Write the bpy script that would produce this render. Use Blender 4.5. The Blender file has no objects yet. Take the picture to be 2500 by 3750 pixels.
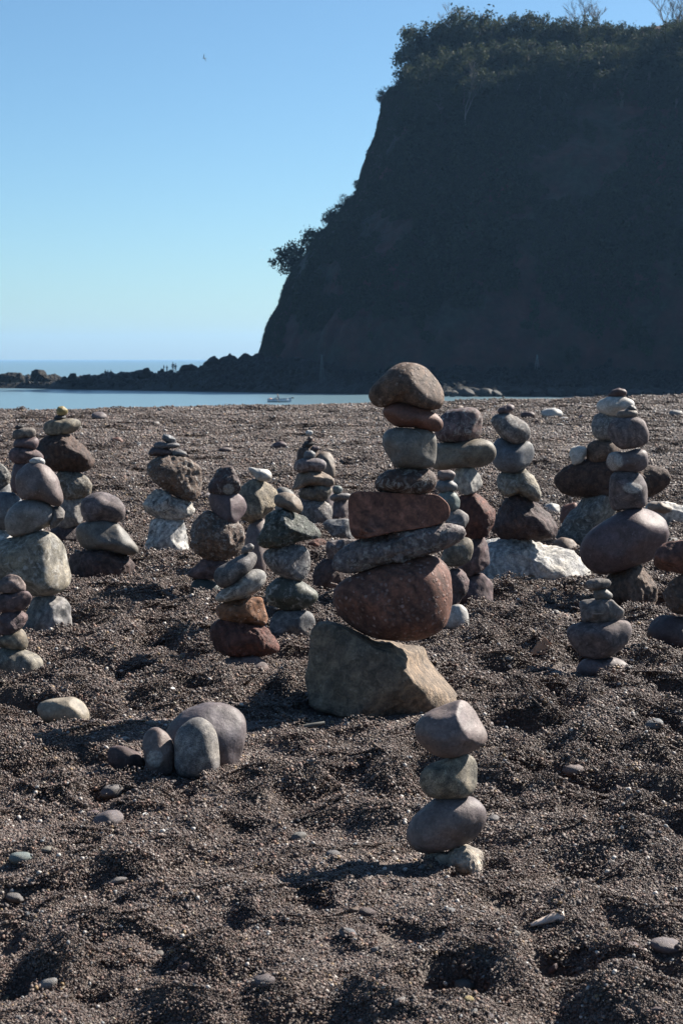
import bpy, bmesh, math, random
import numpy as np
from mathutils import Vector, Matrix, Euler

# ------------------------------------------------------------------ camera, sky, sun, exposure
SC = bpy.context.scene
COL = SC.collection
R = math.radians
FPX, CX, CY, HORIZ = 6000.0, 1250.0, 1875.0, 1313.0     # photograph geometry: focal length and centre in its pixels
CAMZ = 1.2
TH = math.atan((CY - HORIZ) / FPX)
cd = bpy.data.cameras.new('camera')
cam = bpy.data.objects.new('camera', cd); COL.objects.link(cam)
cam.location = (0, 0, CAMZ); cam.rotation_euler = (R(90) - TH, 0, 0)
cd.sensor_fit = 'VERTICAL'; cd.sensor_height = 23.5; cd.sensor_width = 23.5
cd.lens = 23.5 * FPX / 3750.0
cd.clip_start = 0.05; cd.clip_end = 20000
cd.dof.use_dof = True; cd.dof.focus_distance = 5.6; cd.dof.aperture_fstop = 9.0
SC.camera = cam
SUN_EL, SUN_AZ = R(39), R(58)            # azimuth measured from the view direction (+Y) towards the right (+X)
w = bpy.data.worlds.new('World'); SC.world = w; w.use_nodes = True
nt = w.node_tree; bg = nt.nodes['Background']
sky = nt.nodes.new('ShaderNodeTexSky'); sky.sky_type = 'NISHITA'; sky.sun_disc = False
sky.sun_elevation = SUN_EL; sky.sun_rotation = SUN_AZ
sky.air_density = 0.85; sky.dust_density = 0.6; sky.ozone_density = 8.0; sky.altitude = 0
tint = nt.nodes.new('ShaderNodeMix'); tint.data_type = 'RGBA'; tint.blend_type = 'MULTIPLY'; tint.inputs[0].default_value = 1.0; tint.inputs[7].default_value = (1.02, 1.07, .92, 1)   # the photograph's white balance
nt.links.new(sky.outputs[0], tint.inputs[6]); nt.links.new(tint.outputs[2], bg.inputs[0]); bg.inputs[1].default_value = 0.05
sl = bpy.data.lights.new('sun', 'SUN'); sl.energy = 5.0; sl.angle = R(0.53); sl.color = (1.0, 0.93, 0.83)
so = bpy.data.objects.new('sun', sl); COL.objects.link(so)
sdir = Vector((math.cos(SUN_EL) * math.sin(SUN_AZ), math.cos(SUN_EL) * math.cos(SUN_AZ), math.sin(SUN_EL)))
so.rotation_euler = (-sdir).to_track_quat('-Z', 'Y').to_euler(); so.location = (30, 20, 60)
vs = SC.view_settings
vs.view_transform = 'Standard'; vs.look = 'None'; vs.gamma = 1.0; vs.use_curve_mapping = False; vs.exposure = 1.60
SC.cycles.max_bounces = 5; SC.cycles.diffuse_bounces = 3; SC.cycles.glossy_bounces = 2
SC.cycles.volume_bounces = 0; SC.cycles.use_denoising = True

# ------------------------------------------------------------------ helpers
FW = np.array([0, math.cos(TH), -math.sin(TH)]); UP = np.array([0, math.sin(TH), math.cos(TH)]); RT = np.array([1.0, 0, 0])
CAM = np.array([0, 0, CAMZ])
def ray(px, py):
    return RT * ((px - CX) / FPX) + UP * (-(py - CY) / FPX) + FW
def at(px, py, Y):                        # point of the scene on the vertical plane at distance Y
    d = ray(px, py); return CAM + d * (Y / d[1])
def gat(px, py, z=0.0):                   # point on level ground
    d = ray(px, py); return CAM + d * ((z - CAMZ) / d[2])

def _h(ix, iy, iz, s):
    n = (ix * 374761393 + iy * 668265263 + iz * 2147483647 + s * 144269) & 0xFFFFFFFF
    n = ((n ^ (n >> 13)) * 1274126177) & 0xFFFFFFFF
    n = ((n ^ (n >> 16)) * 2246822519) & 0xFFFFFFFF
    return n ^ (n >> 15)
def noise(p, seed=0):                     # gradient noise, p (N,3) -> about -1..1
    p = np.asarray(p, float); f = np.floor(p).astype(np.int64); t = p - f
    u = t * t * t * (t * (t * 6 - 15) + 10); out = np.zeros(len(p))
    for dx in (0, 1):
        for dy in (0, 1):
            for dz in (0, 1):
                h = _h(f[:, 0] + dx, f[:, 1] + dy, f[:, 2] + dz, seed)
                gx = (h & 1023) / 511.5 - 1; gy = ((h >> 10) & 1023) / 511.5 - 1; gz = ((h >> 20) & 1023) / 511.5 - 1
                d = gx * (t[:, 0] - dx) + gy * (t[:, 1] - dy) + gz * (t[:, 2] - dz)
                wx = u[:, 0] if dx else 1 - u[:, 0]; wy = u[:, 1] if dy else 1 - u[:, 1]; wz = u[:, 2] if dz else 1 - u[:, 2]
                out += d * wx * wy * wz
    return out * 1.5
def fbm(p, o=4, seed=0, g=0.5):
    a, s, r = 1.0, np.zeros(len(p)), np.asarray(p, float)
    for k in range(o):
        s += a * noise(r * (2.03 ** k), seed + k * 7); a *= g
    return s
def sstep(x, a, b):
    t = np.clip((x - a) / (b - a), 0, 1); return t * t * (3 - 2 * t)

def mesh_np(name, v, f, smooth=True):
    me = bpy.data.meshes.new(name); f = np.asarray(f)
    v = np.asarray(v, dtype=np.float32); n = f.shape[1]
    me.vertices.add(len(v)); me.vertices.foreach_set('co', v.ravel())
    me.loops.add(f.size); me.loops.foreach_set('vertex_index', f.astype(np.int32).ravel())
    me.polygons.add(len(f)); me.polygons.foreach_set('loop_start', np.arange(0, f.size, n, dtype=np.int32))
    me.update(calc_edges=True)
    if smooth: me.polygons.foreach_set('use_smooth', np.ones(len(f), bool))
    return me
def link(name, me, mat=None, parent=None, loc=None):
    o = bpy.data.objects.new(name, me); COL.objects.link(o)
    if mat is not None and me is not None and not me.materials: me.materials.append(mat)
    if parent is not None: o.parent = parent
    if loc is not None: o.location = loc
    return o
def tag(o, label=None, cat=None, group=None, kind=None):
    if label: o['label'] = label
    if cat: o['category'] = cat
    if group: o['group'] = group
    if kind: o['kind'] = kind
    return o
_ico = {}
def ico(n):
    if n not in _ico:
        bm = bmesh.new(); bmesh.ops.create_icosphere(bm, subdivisions=n, radius=1.0)
        v = np.array([x.co[:] for x in bm.verts]); f = np.array([[q.index for q in x.verts] for x in bm.faces]); bm.free()
        v /= np.linalg.norm(v, axis=1)[:, None]; _ico[n] = (v, f)
    return _ico[n]
def grid_faces(nr, nc):
    i = np.arange(nr - 1)[:, None] * nc + np.arange(nc - 1)[None, :]
    return np.stack([i, i + 1, i + nc + 1, i + nc], -1).reshape(-1, 4)
class MB:                                 # collects tubes and boxes into one mesh
    def __init__(s): s.bm = bmesh.new()
    def tube(s, pts, rad, n=6):
        pts = [Vector(p) for p in pts]; rings = []
        for i, p in enumerate(pts):
            d = (pts[min(i + 1, len(pts) - 1)] - pts[max(i - 1, 0)]).normalized()
            a = d.orthogonal().normalized(); b = d.cross(a); r = rad[i] if isinstance(rad, (list, tuple)) else rad
            rings.append([s.bm.verts.new(p + (a * math.cos(2 * math.pi * k / n) + b * math.sin(2 * math.pi * k / n)) * r) for k in range(n)])
        for q, t in zip(rings, rings[1:]):
            for k in range(n): s.bm.faces.new((q[k], q[(k + 1) % n], t[(k + 1) % n], t[k]))
        s.bm.faces.new(rings[0][::-1]); s.bm.faces.new(rings[-1]); return s
    def box(s, c, d, m=None):
        g = bmesh.ops.create_cube(s.bm, size=1.0); v = g['verts']
        for x in v:
            x.co = Vector((x.co.x * d[0], x.co.y * d[1], x.co.z * d[2]))
            if m is not None: x.co = m @ x.co
            x.co += Vector(c)
        return s
    def blob(s, c, d, n=2):
        g = bmesh.ops.create_icosphere(s.bm, subdivisions=n, radius=1.0)
        for x in g['verts']: x.co = Vector((x.co.x * d[0] + c[0], x.co.y * d[1] + c[1], x.co.z * d[2] + c[2]))
        return s
    def mesh(s, name, smooth=True):
        me = bpy.data.meshes.new(name); bmesh.ops.recalc_face_normals(s.bm, faces=s.bm.faces); s.bm.to_mesh(me); s.bm.free()
        if smooth: me.polygons.foreach_set('use_smooth', [True] * len(me.polygons))
        return me

# ------------------------------------------------------------------ materials
class NT:
    def __init__(s, name):
        s.m = bpy.data.materials.new(name); s.m.use_nodes = True; s.t = s.m.node_tree
        s.b = s.t.nodes['Principled BSDF']; s.out = s.t.nodes['Material Output']
    def n(s, typ, **k):
        x = s.t.nodes.new(typ)
        for a, b in k.items():
            if a.startswith('i_'):
                key = a[2:]; x.inputs[int(key) if key.isdigit() else key].default_value = b
            else: setattr(x, a, b)
        return x
    def l(s, a, b): s.t.links.new(a, b)
    def coord(s, random_shift=True):
        tc = s.n('ShaderNodeTexCoord')
        if not random_shift: return tc.outputs['Object']
        oi = s.n('ShaderNodeObjectInfo'); mu = s.n('ShaderNodeMath', operation='MULTIPLY'); mu.inputs[1].default_value = 37.0
        s.l(oi.outputs['Random'], mu.inputs[0]); ad = s.n('ShaderNodeVectorMath', operation='ADD')
        s.l(tc.outputs['Object'], ad.inputs[0]); s.l(mu.outputs[0], ad.inputs[1]); return ad.outputs[0]
    def noise(s, co, scale, detail=4, rough=0.55, dist=0.0):
        x = s.n('ShaderNodeTexNoise'); x.inputs['Scale'].default_value = scale; x.inputs['Detail'].default_value = detail
        x.inputs['Roughness'].default_value = rough; x.inputs['Distortion'].default_value = dist; s.l(co, x.inputs['Vector']); return x.outputs[0]
    def ramp(s, fac, a, b, lo=(0, 0, 0, 1), hi=(1, 1, 1, 1)):
        x = s.n('ShaderNodeValToRGB'); e = x.color_ramp.elements
        e[0].position = a; e[1].position = b; e[0].color = lo; e[1].color = hi; s.l(fac, x.inputs[0]); return x.outputs[0]
    def mix(s, fac, a, b, mode='MIX'):
        x = s.n('ShaderNodeMix', data_type='RGBA', blend_type=mode)
        for val, i in ((fac, 0), (a, 6), (b, 7)):
            if hasattr(val, 'is_output'): s.l(val, x.inputs[i])
            else: x.inputs[i].default_value = val if i == 0 or len(val) == 4 else (*val, 1)
        return x.outputs[2]
    def bump(s, h, strength, dist):
        x = s.n('ShaderNodeBump'); x.inputs['Strength'].default_value = strength; x.inputs['Distance'].default_value = dist
        s.l(h, x.inputs['Height']); s.l(x.outputs[0], s.b.inputs['Normal']); return x
def c4(c): return (*c, 1) if len(c) == 3 else c
def simple(name, col, rough=0.7, var=0.25, scale=6.0):
    t = NT(name); co = t.coord(); n = t.noise(co, scale, 4)
    d = tuple(c * (1 - var) for c in col); h = tuple(min(1, c * (1 + var)) for c in col)
    t.l(t.ramp(n, .3, .7, c4(d), c4(h)), t.b.inputs['Base Color']); t.b.inputs['Roughness'].default_value = rough
    return t.m
PAL = {                                   # dry stone colours
 'grey': (.215, .203, .207), 'lgrey': (.30, .29, .287), 'pgrey': (.20, .168, .178), 'purple': (.165, .117, .128), 'pink': (.235, .185, .18),
 'dpurple': (.115, .08, .082), 'redbrown': (.19, .088, .068), 'brick': (.27, .115, .08), 'dkred': (.15, .062, .05), 'orange': (.27, .13, .07),
 'cream': (.37, .33, .245), 'olive': (.235, .21, .155), 'ygrey': (.33, .31, .24), 'pale': (.44, .42, .39), 'white': (.62, .62, .61),
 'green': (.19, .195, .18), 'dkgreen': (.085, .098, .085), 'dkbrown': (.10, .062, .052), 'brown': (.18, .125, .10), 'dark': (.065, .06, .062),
 'bluegrey': (.19, .20, .22), 'tan': (.30, .235, .175), 'yellow': (.48, .38, .16), 'teal': (.22, .27, .27), 'terra': (.33, .18, .12), 'limestone': (.265, .20, .145)}
def _mute(c, k=.51, d=.04):
    g = .3 * c[0] + .5 * c[1] + .2 * c[2]; return tuple((x * (1 - d) + g * d) * k for x in c)
for n in ('olive', 'ygrey', 'cream', 'green', 'tan'): PAL[n] = tuple(a * .66 + b * .34 for a, b in zip(PAL[n], (.22, .195, .20)))
PAL = {n: _mute(c) for n, c in PAL.items()}
_sm = {}
def stone_mat(col, style):
    """style letters: s smooth, r rough, c conglomerate clasts, v pale veins, g granular speckle, b dark blotches, w white blotches, k cracks"""
    key = (col, style)
    if key in _sm: return _sm[key]
    t = NT('stone_%s_%s' % (col, style)); co = t.coord(); base = PAL[col]
    d = tuple(c * .66 for c in base); h = tuple(min(1, c * 1.34) for c in base)
    n1 = t.noise(co, 11, 5, .6, .6)
    colr = t.ramp(n1, .28, .72, c4(d), c4(h))
    n2 = t.noise(co, 140, 3, .7); f = t.ramp(n2, .3, .7, (.72, .72, .72, 1), (1.25, 1.24, 1.22, 1))
    colr = t.mix(1.0, colr, f, 'MULTIPLY')
    n3 = t.noise(co, 4.0, 2); colr = t.mix(1.0, colr, t.ramp(n3, .3, .7, (.86, .90, .98, 1), (1.14, 1.06, .97, 1)), 'MULTIPLY')
    amp = .36 if 's' in style else .62
    n9 = t.noise(co, 30, 4, .65, .8); colr = t.mix(1.0, colr, t.ramp(n9, .28, .72, (1 - amp, 1 - amp, 1 - amp, 1), (1 + amp, 1 + amp * .97, 1 + amp * .92, 1)), 'MULTIPLY')
    na_ = t.noise(co, 62, 2, .5); colr = t.mix(t.ramp(na_, .66, .72, (0, 0, 0, 1), (.55, .55, .55, 1)), colr, tuple(c * 1.5 + .05 for c in base))
    nb_ = t.noise(co, 75, 2, .5); colr = t.mix(t.ramp(nb_, .66, .72, (0, 0, 0, 1), (.55, .55, .55, 1)), colr, tuple(c * .35 for c in base))
    hgt = t.mix(.45, t.noise(co, 90, 5, .65), t.noise(co, 24, 4, .6)); bs, bd = .5, .006
    if 's' not in style:                  # faint bedding of the rock, turned differently in every stone
        oi2 = t.n('ShaderNodeObjectInfo'); vr = t.n('ShaderNodeVectorRotate', rotation_type='EULER_XYZ'); cx3 = t.n('ShaderNodeCombineXYZ'); m6 = t.n('ShaderNodeMath', operation='MULTIPLY'); m6.inputs[1].default_value = 23.0
        t.l(oi2.outputs['Random'], m6.inputs[0]); t.l(m6.outputs[0], cx3.inputs[0]); t.l(m6.outputs[0], cx3.inputs[1]); t.l(co, vr.inputs['Vector']); t.l(cx3.outputs[0], vr.inputs['Rotation'])
        wv_ = t.n('ShaderNodeTexWave'); wv_.inputs['Scale'].default_value = 9; wv_.inputs['Distortion'].default_value = 7; wv_.inputs['Detail'].default_value = 4; wv_.inputs['Detail Scale'].default_value = 2.2; t.l(vr.outputs[0], wv_.inputs['Vector'])
        colr = t.mix(1.0, colr, t.ramp(wv_.outputs['Fac'], .1, .9, (.80, .80, .82, 1), (1.18, 1.16, 1.12, 1)), 'MULTIPLY')
    if 'c' in style:
        vo = t.n('ShaderNodeTexVoronoi'); vo.inputs['Scale'].default_value = 75; vo.inputs['Randomness'].default_value = 1
        wv = t.n('ShaderNodeVectorMath', operation='ADD'); nn = t.n('ShaderNodeTexNoise'); nn.inputs['Scale'].default_value = 30
        t.l(co, nn.inputs['Vector']); sc2 = t.n('ShaderNodeVectorMath', operation='SCALE'); sc2.inputs['Scale'].default_value = .02
        t.l(nn.outputs[1], sc2.inputs[0]); t.l(co, wv.inputs[0]); t.l(sc2.outputs[0], wv.inputs[1]); t.l(wv.outputs[0], vo.inputs['Vector'])
        ed = t.ramp(vo.outputs['Distance'], .35, .55, (1, 1, 1, 1), (0, 0, 0, 1))
        sep = t.n('ShaderNodeSeparateColor'); t.l(vo.outputs['Color'], sep.inputs[0])
        pick = t.ramp(sep.outputs[0], .50, .95); msk = t.mix(1.0, ed, pick, 'MULTIPLY')
        cl = t.ramp(sep.outputs[1], 0, 1, c4(tuple(x * .5 for x in base)), c4(tuple(x * 1.6 + .10 for x in base)))
        mk2 = t.mix(1.0, msk, (.9, .9, .9, 1), 'MULTIPLY'); colr = t.mix(mk2, colr, cl); hgt = t.mix(.5, hgt, msk); bs, bd = .7, .006
    if 'g' in style:
        n5 = t.noise(co, 330, 2, .8); colr = t.mix(1.0, colr, t.ramp(n5, .36, .62, (.45, .45, .47, 1), (1.35, 1.33, 1.28, 1)), 'MULTIPLY')
    if 'w' in style:
        n6 = t.noise(co, 34, 4, .65, 1.2); colr = t.mix(t.ramp(n6, .52, .70, (0, 0, 0, 1), (.7, .7, .7, 1)), colr, (.36, .35, .33, 1))
    if 'b' in style:
        n7 = t.noise(co, 26, 4, .7, 1.0); colr = t.mix(t.ramp(n7, .52, .66), colr, (.045, .045, .05, 1))
    if 'v' in style:
        dn = t.n('ShaderNodeTexNoise'); dn.inputs['Scale'].default_value = 8; t.l(co, dn.inputs['Vector']); ds = t.n('ShaderNodeVectorMath', operation='SCALE'); ds.inputs['Scale'].default_value = .11; t.l(dn.outputs[1], ds.inputs[0])
        da = t.n('ShaderNodeVectorMath', operation='ADD'); t.l(co, da.inputs[0]); t.l(ds.outputs[0], da.inputs[1])
        v3 = t.n('ShaderNodeTexVoronoi'); v3.feature = 'DISTANCE_TO_EDGE'; v3.inputs['Scale'].default_value = 7; t.l(da.outputs[0], v3.inputs['Vector'])
        ve = t.ramp(v3.outputs[0], .004, .022, (.6, .6, .6, 1), (0, 0, 0, 1)); ve = t.mix(1.0, ve, t.ramp(t.noise(co, 9, 3), .48, .60), 'MULTIPLY')
        colr = t.mix(ve, colr, tuple(x * 1.4 + .16 for x in base))
    if 'k' in style:
        v2 = t.n('ShaderNodeTexVoronoi'); v2.feature = 'DISTANCE_TO_EDGE'; v2.inputs['Scale'].default_value = 9; t.l(co, v2.inputs['Vector'])
        colr = t.mix(t.ramp(v2.outputs[0], .004, .016, (.75, .75, .75, 1), (0, 0, 0, 1)), colr, tuple(c * .38 for c in base))
    if 'r' in style:
        hgt = t.mix(.5, hgt, t.noise(co, 38, 6, .7)); bs, bd = 1.0, .02
    inc = t.n('ShaderNodeAttribute'); inc.attribute_name = 'inclusion'; colr = t.mix(inc.outputs['Fac'], colr, t.ramp(t.noise(co, 110, 3, .7), .35, .65, (.14, .125, .12, 1), (.34, .325, .31, 1)))
    t.l(colr, t.b.inputs['Base Color']); t.bump(hgt, bs, bd)
    t.b.inputs['Roughness'].default_value = .62 if 's' in style else .78
    t.b.inputs['Specular IOR Level'].default_value = .38
    _sm[key] = t.m; return t.m

# ------------------------------------------------------------------ stone builder: an outline, its distance, real size and depth
CR = {'A': (0, 1450, 850 / 1568), 'B': (0, 1950, 850 / 1568), 'C': (650, 1550, 700 / 1568), 'D': (650, 1950, 700 / 1568),
      'E': (1100, 1300, 800 / 1568), 'F': (1100, 1900, 800 / 1568), 'G': (1750, 1400, 750 / 1568), 'H': (1750, 1900, 750 / 1568),
      'I': (300, 2450, 900 / 1568), 'J': (1400, 2500, 600 / 1568), 'K': (0, 0, 2500 / 1568), 'L': (1250, 3000, 1250 / 1568), 'N': (0, 3000, 1250 / 1568)}
def cpx(crop, x, y):
    a, b, s = CR[crop]; return a + x * s, b + y * s
NANG = 160
ANG = np.arange(NANG) * 2 * math.pi / NANG
def polar(pts, smooth):
    P = np.asarray(pts, float); c = (P.min(0) + P.max(0)) / 2 * .4 + P.mean(0) * .6; P = P - c
    Q = np.roll(P, -1, 0); r = np.full(NANG, 1e-6)
    for k, a in enumerate(ANG):
        d = np.array([math.cos(a), math.sin(a)]); e = Q - P
        den = d[0] * e[:, 1] - d[1] * e[:, 0]; den = np.where(abs(den) < 1e-9, 1e-9, den)
        t = (P[:, 0] * e[:, 1] - P[:, 1] * e[:, 0]) / den; u = (P[:, 0] * d[1] - P[:, 1] * d[0]) / den
        ok = (t > 0) & (u >= -1e-6) & (u <= 1 + 1e-6)
        if ok.any(): r[k] = t[ok].max()
    k = np.exp(-.5 * (np.minimum(np.arange(NANG), NANG - np.arange(NANG)) / smooth) ** 2); k /= k.sum()
    r2 = np.real(np.fft.ifft(np.fft.fft(r) * np.fft.fft(k)))
    return c, r2 * 1.012
def build_stone(px_pts, Y, style, seed, dk=.86, cuts=(), sub=4, flat=None, lumps=None, nocut=False, spots=()):
    P = np.array(px_pts, float); P[:, 1] *= -1
    rough = 'r' in style; ang = 'a' in style
    c, r = polar(P, 1.6 if ang else (2.0 if rough else 3.2))
    ctr = at(c[0], -c[1], Y); d = ctr - CAM; dist = np.linalg.norm(d); d /= dist
    rt = np.cross(d, [0, 0, 1]); rt /= np.linalg.norm(rt); up = np.cross(rt, d)
    sc = dist / np.linalg.norm(ray(c[0], -c[1])) / FPX
    v, f = ico(sub); v = v.copy()
    rng = random.Random(seed)
    cl = list(cuts)
    if nocut: pass
    elif ang:
        for k in range(10):
            n = Vector((rng.uniform(-1, 1), rng.uniform(-1.2, -.35), rng.uniform(-.9, .9))).normalized(); cl.append((n.x, n.y, n.z, rng.uniform(.66, .88)))
    elif rough:
        for k in range(7):
            n = Vector((rng.uniform(-1, 1), rng.uniform(-1.1, -.25), rng.uniform(-.9, .9))).normalized(); cl.append((n.x, n.y, n.z, rng.uniform(.70, .90)))
    else:
        for k in range(4):
            n = Vector((rng.uniform(-1, 1), rng.uniform(-1, -.3), rng.uniform(-.8, .8))).normalized(); cl.append((n.x, n.y, n.z, rng.uniform(.76, .93)))
    q = .62 if ang else (.8 if rough else .92)
    if flat: q = flat
    s = np.hypot(v[:, 0], v[:, 2]); th = np.arctan2(v[:, 2], v[:, 0])
    rho = s ** q; yy = np.sign(v[:, 1]) * np.abs(v[:, 1]) ** (q + .06)
    u = np.stack([rho * np.cos(th), yy, rho * np.sin(th)], 1)
    u0 = u.copy()
    for (a, b, e, o) in cl:
        n = np.array([a, b, e]); n = n / np.linalg.norm(n); ex = np.clip(u @ n - o, 0, None); u -= np.outer(ex, n) * .93
    r0 = np.linalg.norm(u, axis=1).mean()
    ed = np.concatenate([f[:, [0, 1]], f[:, [1, 2]], f[:, [2, 0]]]); dg_ = np.bincount(ed[:, 0], minlength=len(u))[:, None]
    for it in range({4: (0, 2, 4), 5: (1, 4, 9), 3: (0, 1, 2)}[sub][0 if ang else (1 if rough else 2)]):
        acc = np.stack([np.bincount(ed[:, 0], u[ed[:, 1], c_], len(u)) for c_ in range(3)], 1); u = u * .45 + acc / dg_ * .55
    u *= r0 / np.linalg.norm(u, axis=1).mean()
    th = np.arctan2(u[:, 2], u[:, 0]); rho = np.hypot(u[:, 0], u[:, 2])
    rr = np.interp(th % (2 * math.pi), np.append(ANG, 2 * math.pi), np.append(r, r[0])) * rho
    half = np.ptp(P[:, 0]) * .25 + np.ptp(P[:, 1]) * .25
    L = np.stack([rr * np.cos(th), u[:, 1] * half * dk, rr * np.sin(th)], 1) * sc
    size = half * sc
    nrm = L / (np.linalg.norm(L, axis=1)[:, None] + 1e-9)
    q3 = L / size + seed * 3.17
    amp = lumps if lumps is not None else (.095 if rough else (.06 if ang else .028))
    disp = fbm(q3 * 1.6, 2, seed) * amp * .7
    if rough: disp += fbm(q3 * 5.0, 3, seed + 3, .6) * amp * .55 - np.clip(noise(q3 * 6.5, seed + 9) - .25, 0, 1) * amp * 1.1
    elif ang: disp += fbm(q3 * 4.2, 3, seed + 3) * amp * .45
    else: disp += noise(q3 * 3.1, seed + 4) * .012 + noise(q3 * 7, seed + 5) * .007
    L += nrm * (disp * size)[:, None]
    mk = np.zeros(len(L))
    for (sx_, sy_, ra, rb) in spots:      # pale inclusions of the stone
        e2 = ((L[:, 0] / sc + c[0] - sx_) / ra) ** 2 + ((-(L[:, 2] / sc + c[1]) - sy_) / rb) ** 2; e2 = np.sqrt(e2) + fbm(q3 * 4, 2, 77) * .10
        mk = np.maximum(mk, (1 - sstep(e2, .92, 1.06)) * (L[:, 1] < 0))
    Wd = np.outer(L[:, 0], rt) + np.outer(L[:, 1], d) + np.outer(L[:, 2], up)
    return Wd, f, ctr, mk
STONES = []
def stone(group, Y, crop, pts, col, style, label, name='stone', cat='stone', **k):
    seed = len(STONES) * 13 + 5
    px = [cpx(crop, x, y) for x, y in pts]
    W = max(p[0] for p in px) - min(p[0] for p in px)
    k.setdefault('sub', 5 if W > 170 else 4)
    if 'spots' in k: k['spots'] = [(*cpx(crop, a, b), ra * CR[crop][2], rb * CR[crop][2]) for a, b, ra, rb in k['spots']]
    v, f, c, mk = build_stone(px, Y, style, seed, **k)
    me = mesh_np(name, v, f)
    if 'spots' in k: at_ = me.attributes.new('inclusion', 'FLOAT', 'POINT'); at_.data.foreach_set('value', mk.astype(np.float32))
    o = link(name, me, stone_mat(col, style.replace('a', '')), loc=c)
    tag(o, label, cat, group); STONES.append((o, Y, px)); return o
def pts_of(s): return [tuple(float(q) for q in p.split(',')) for p in s.split()]

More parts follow.
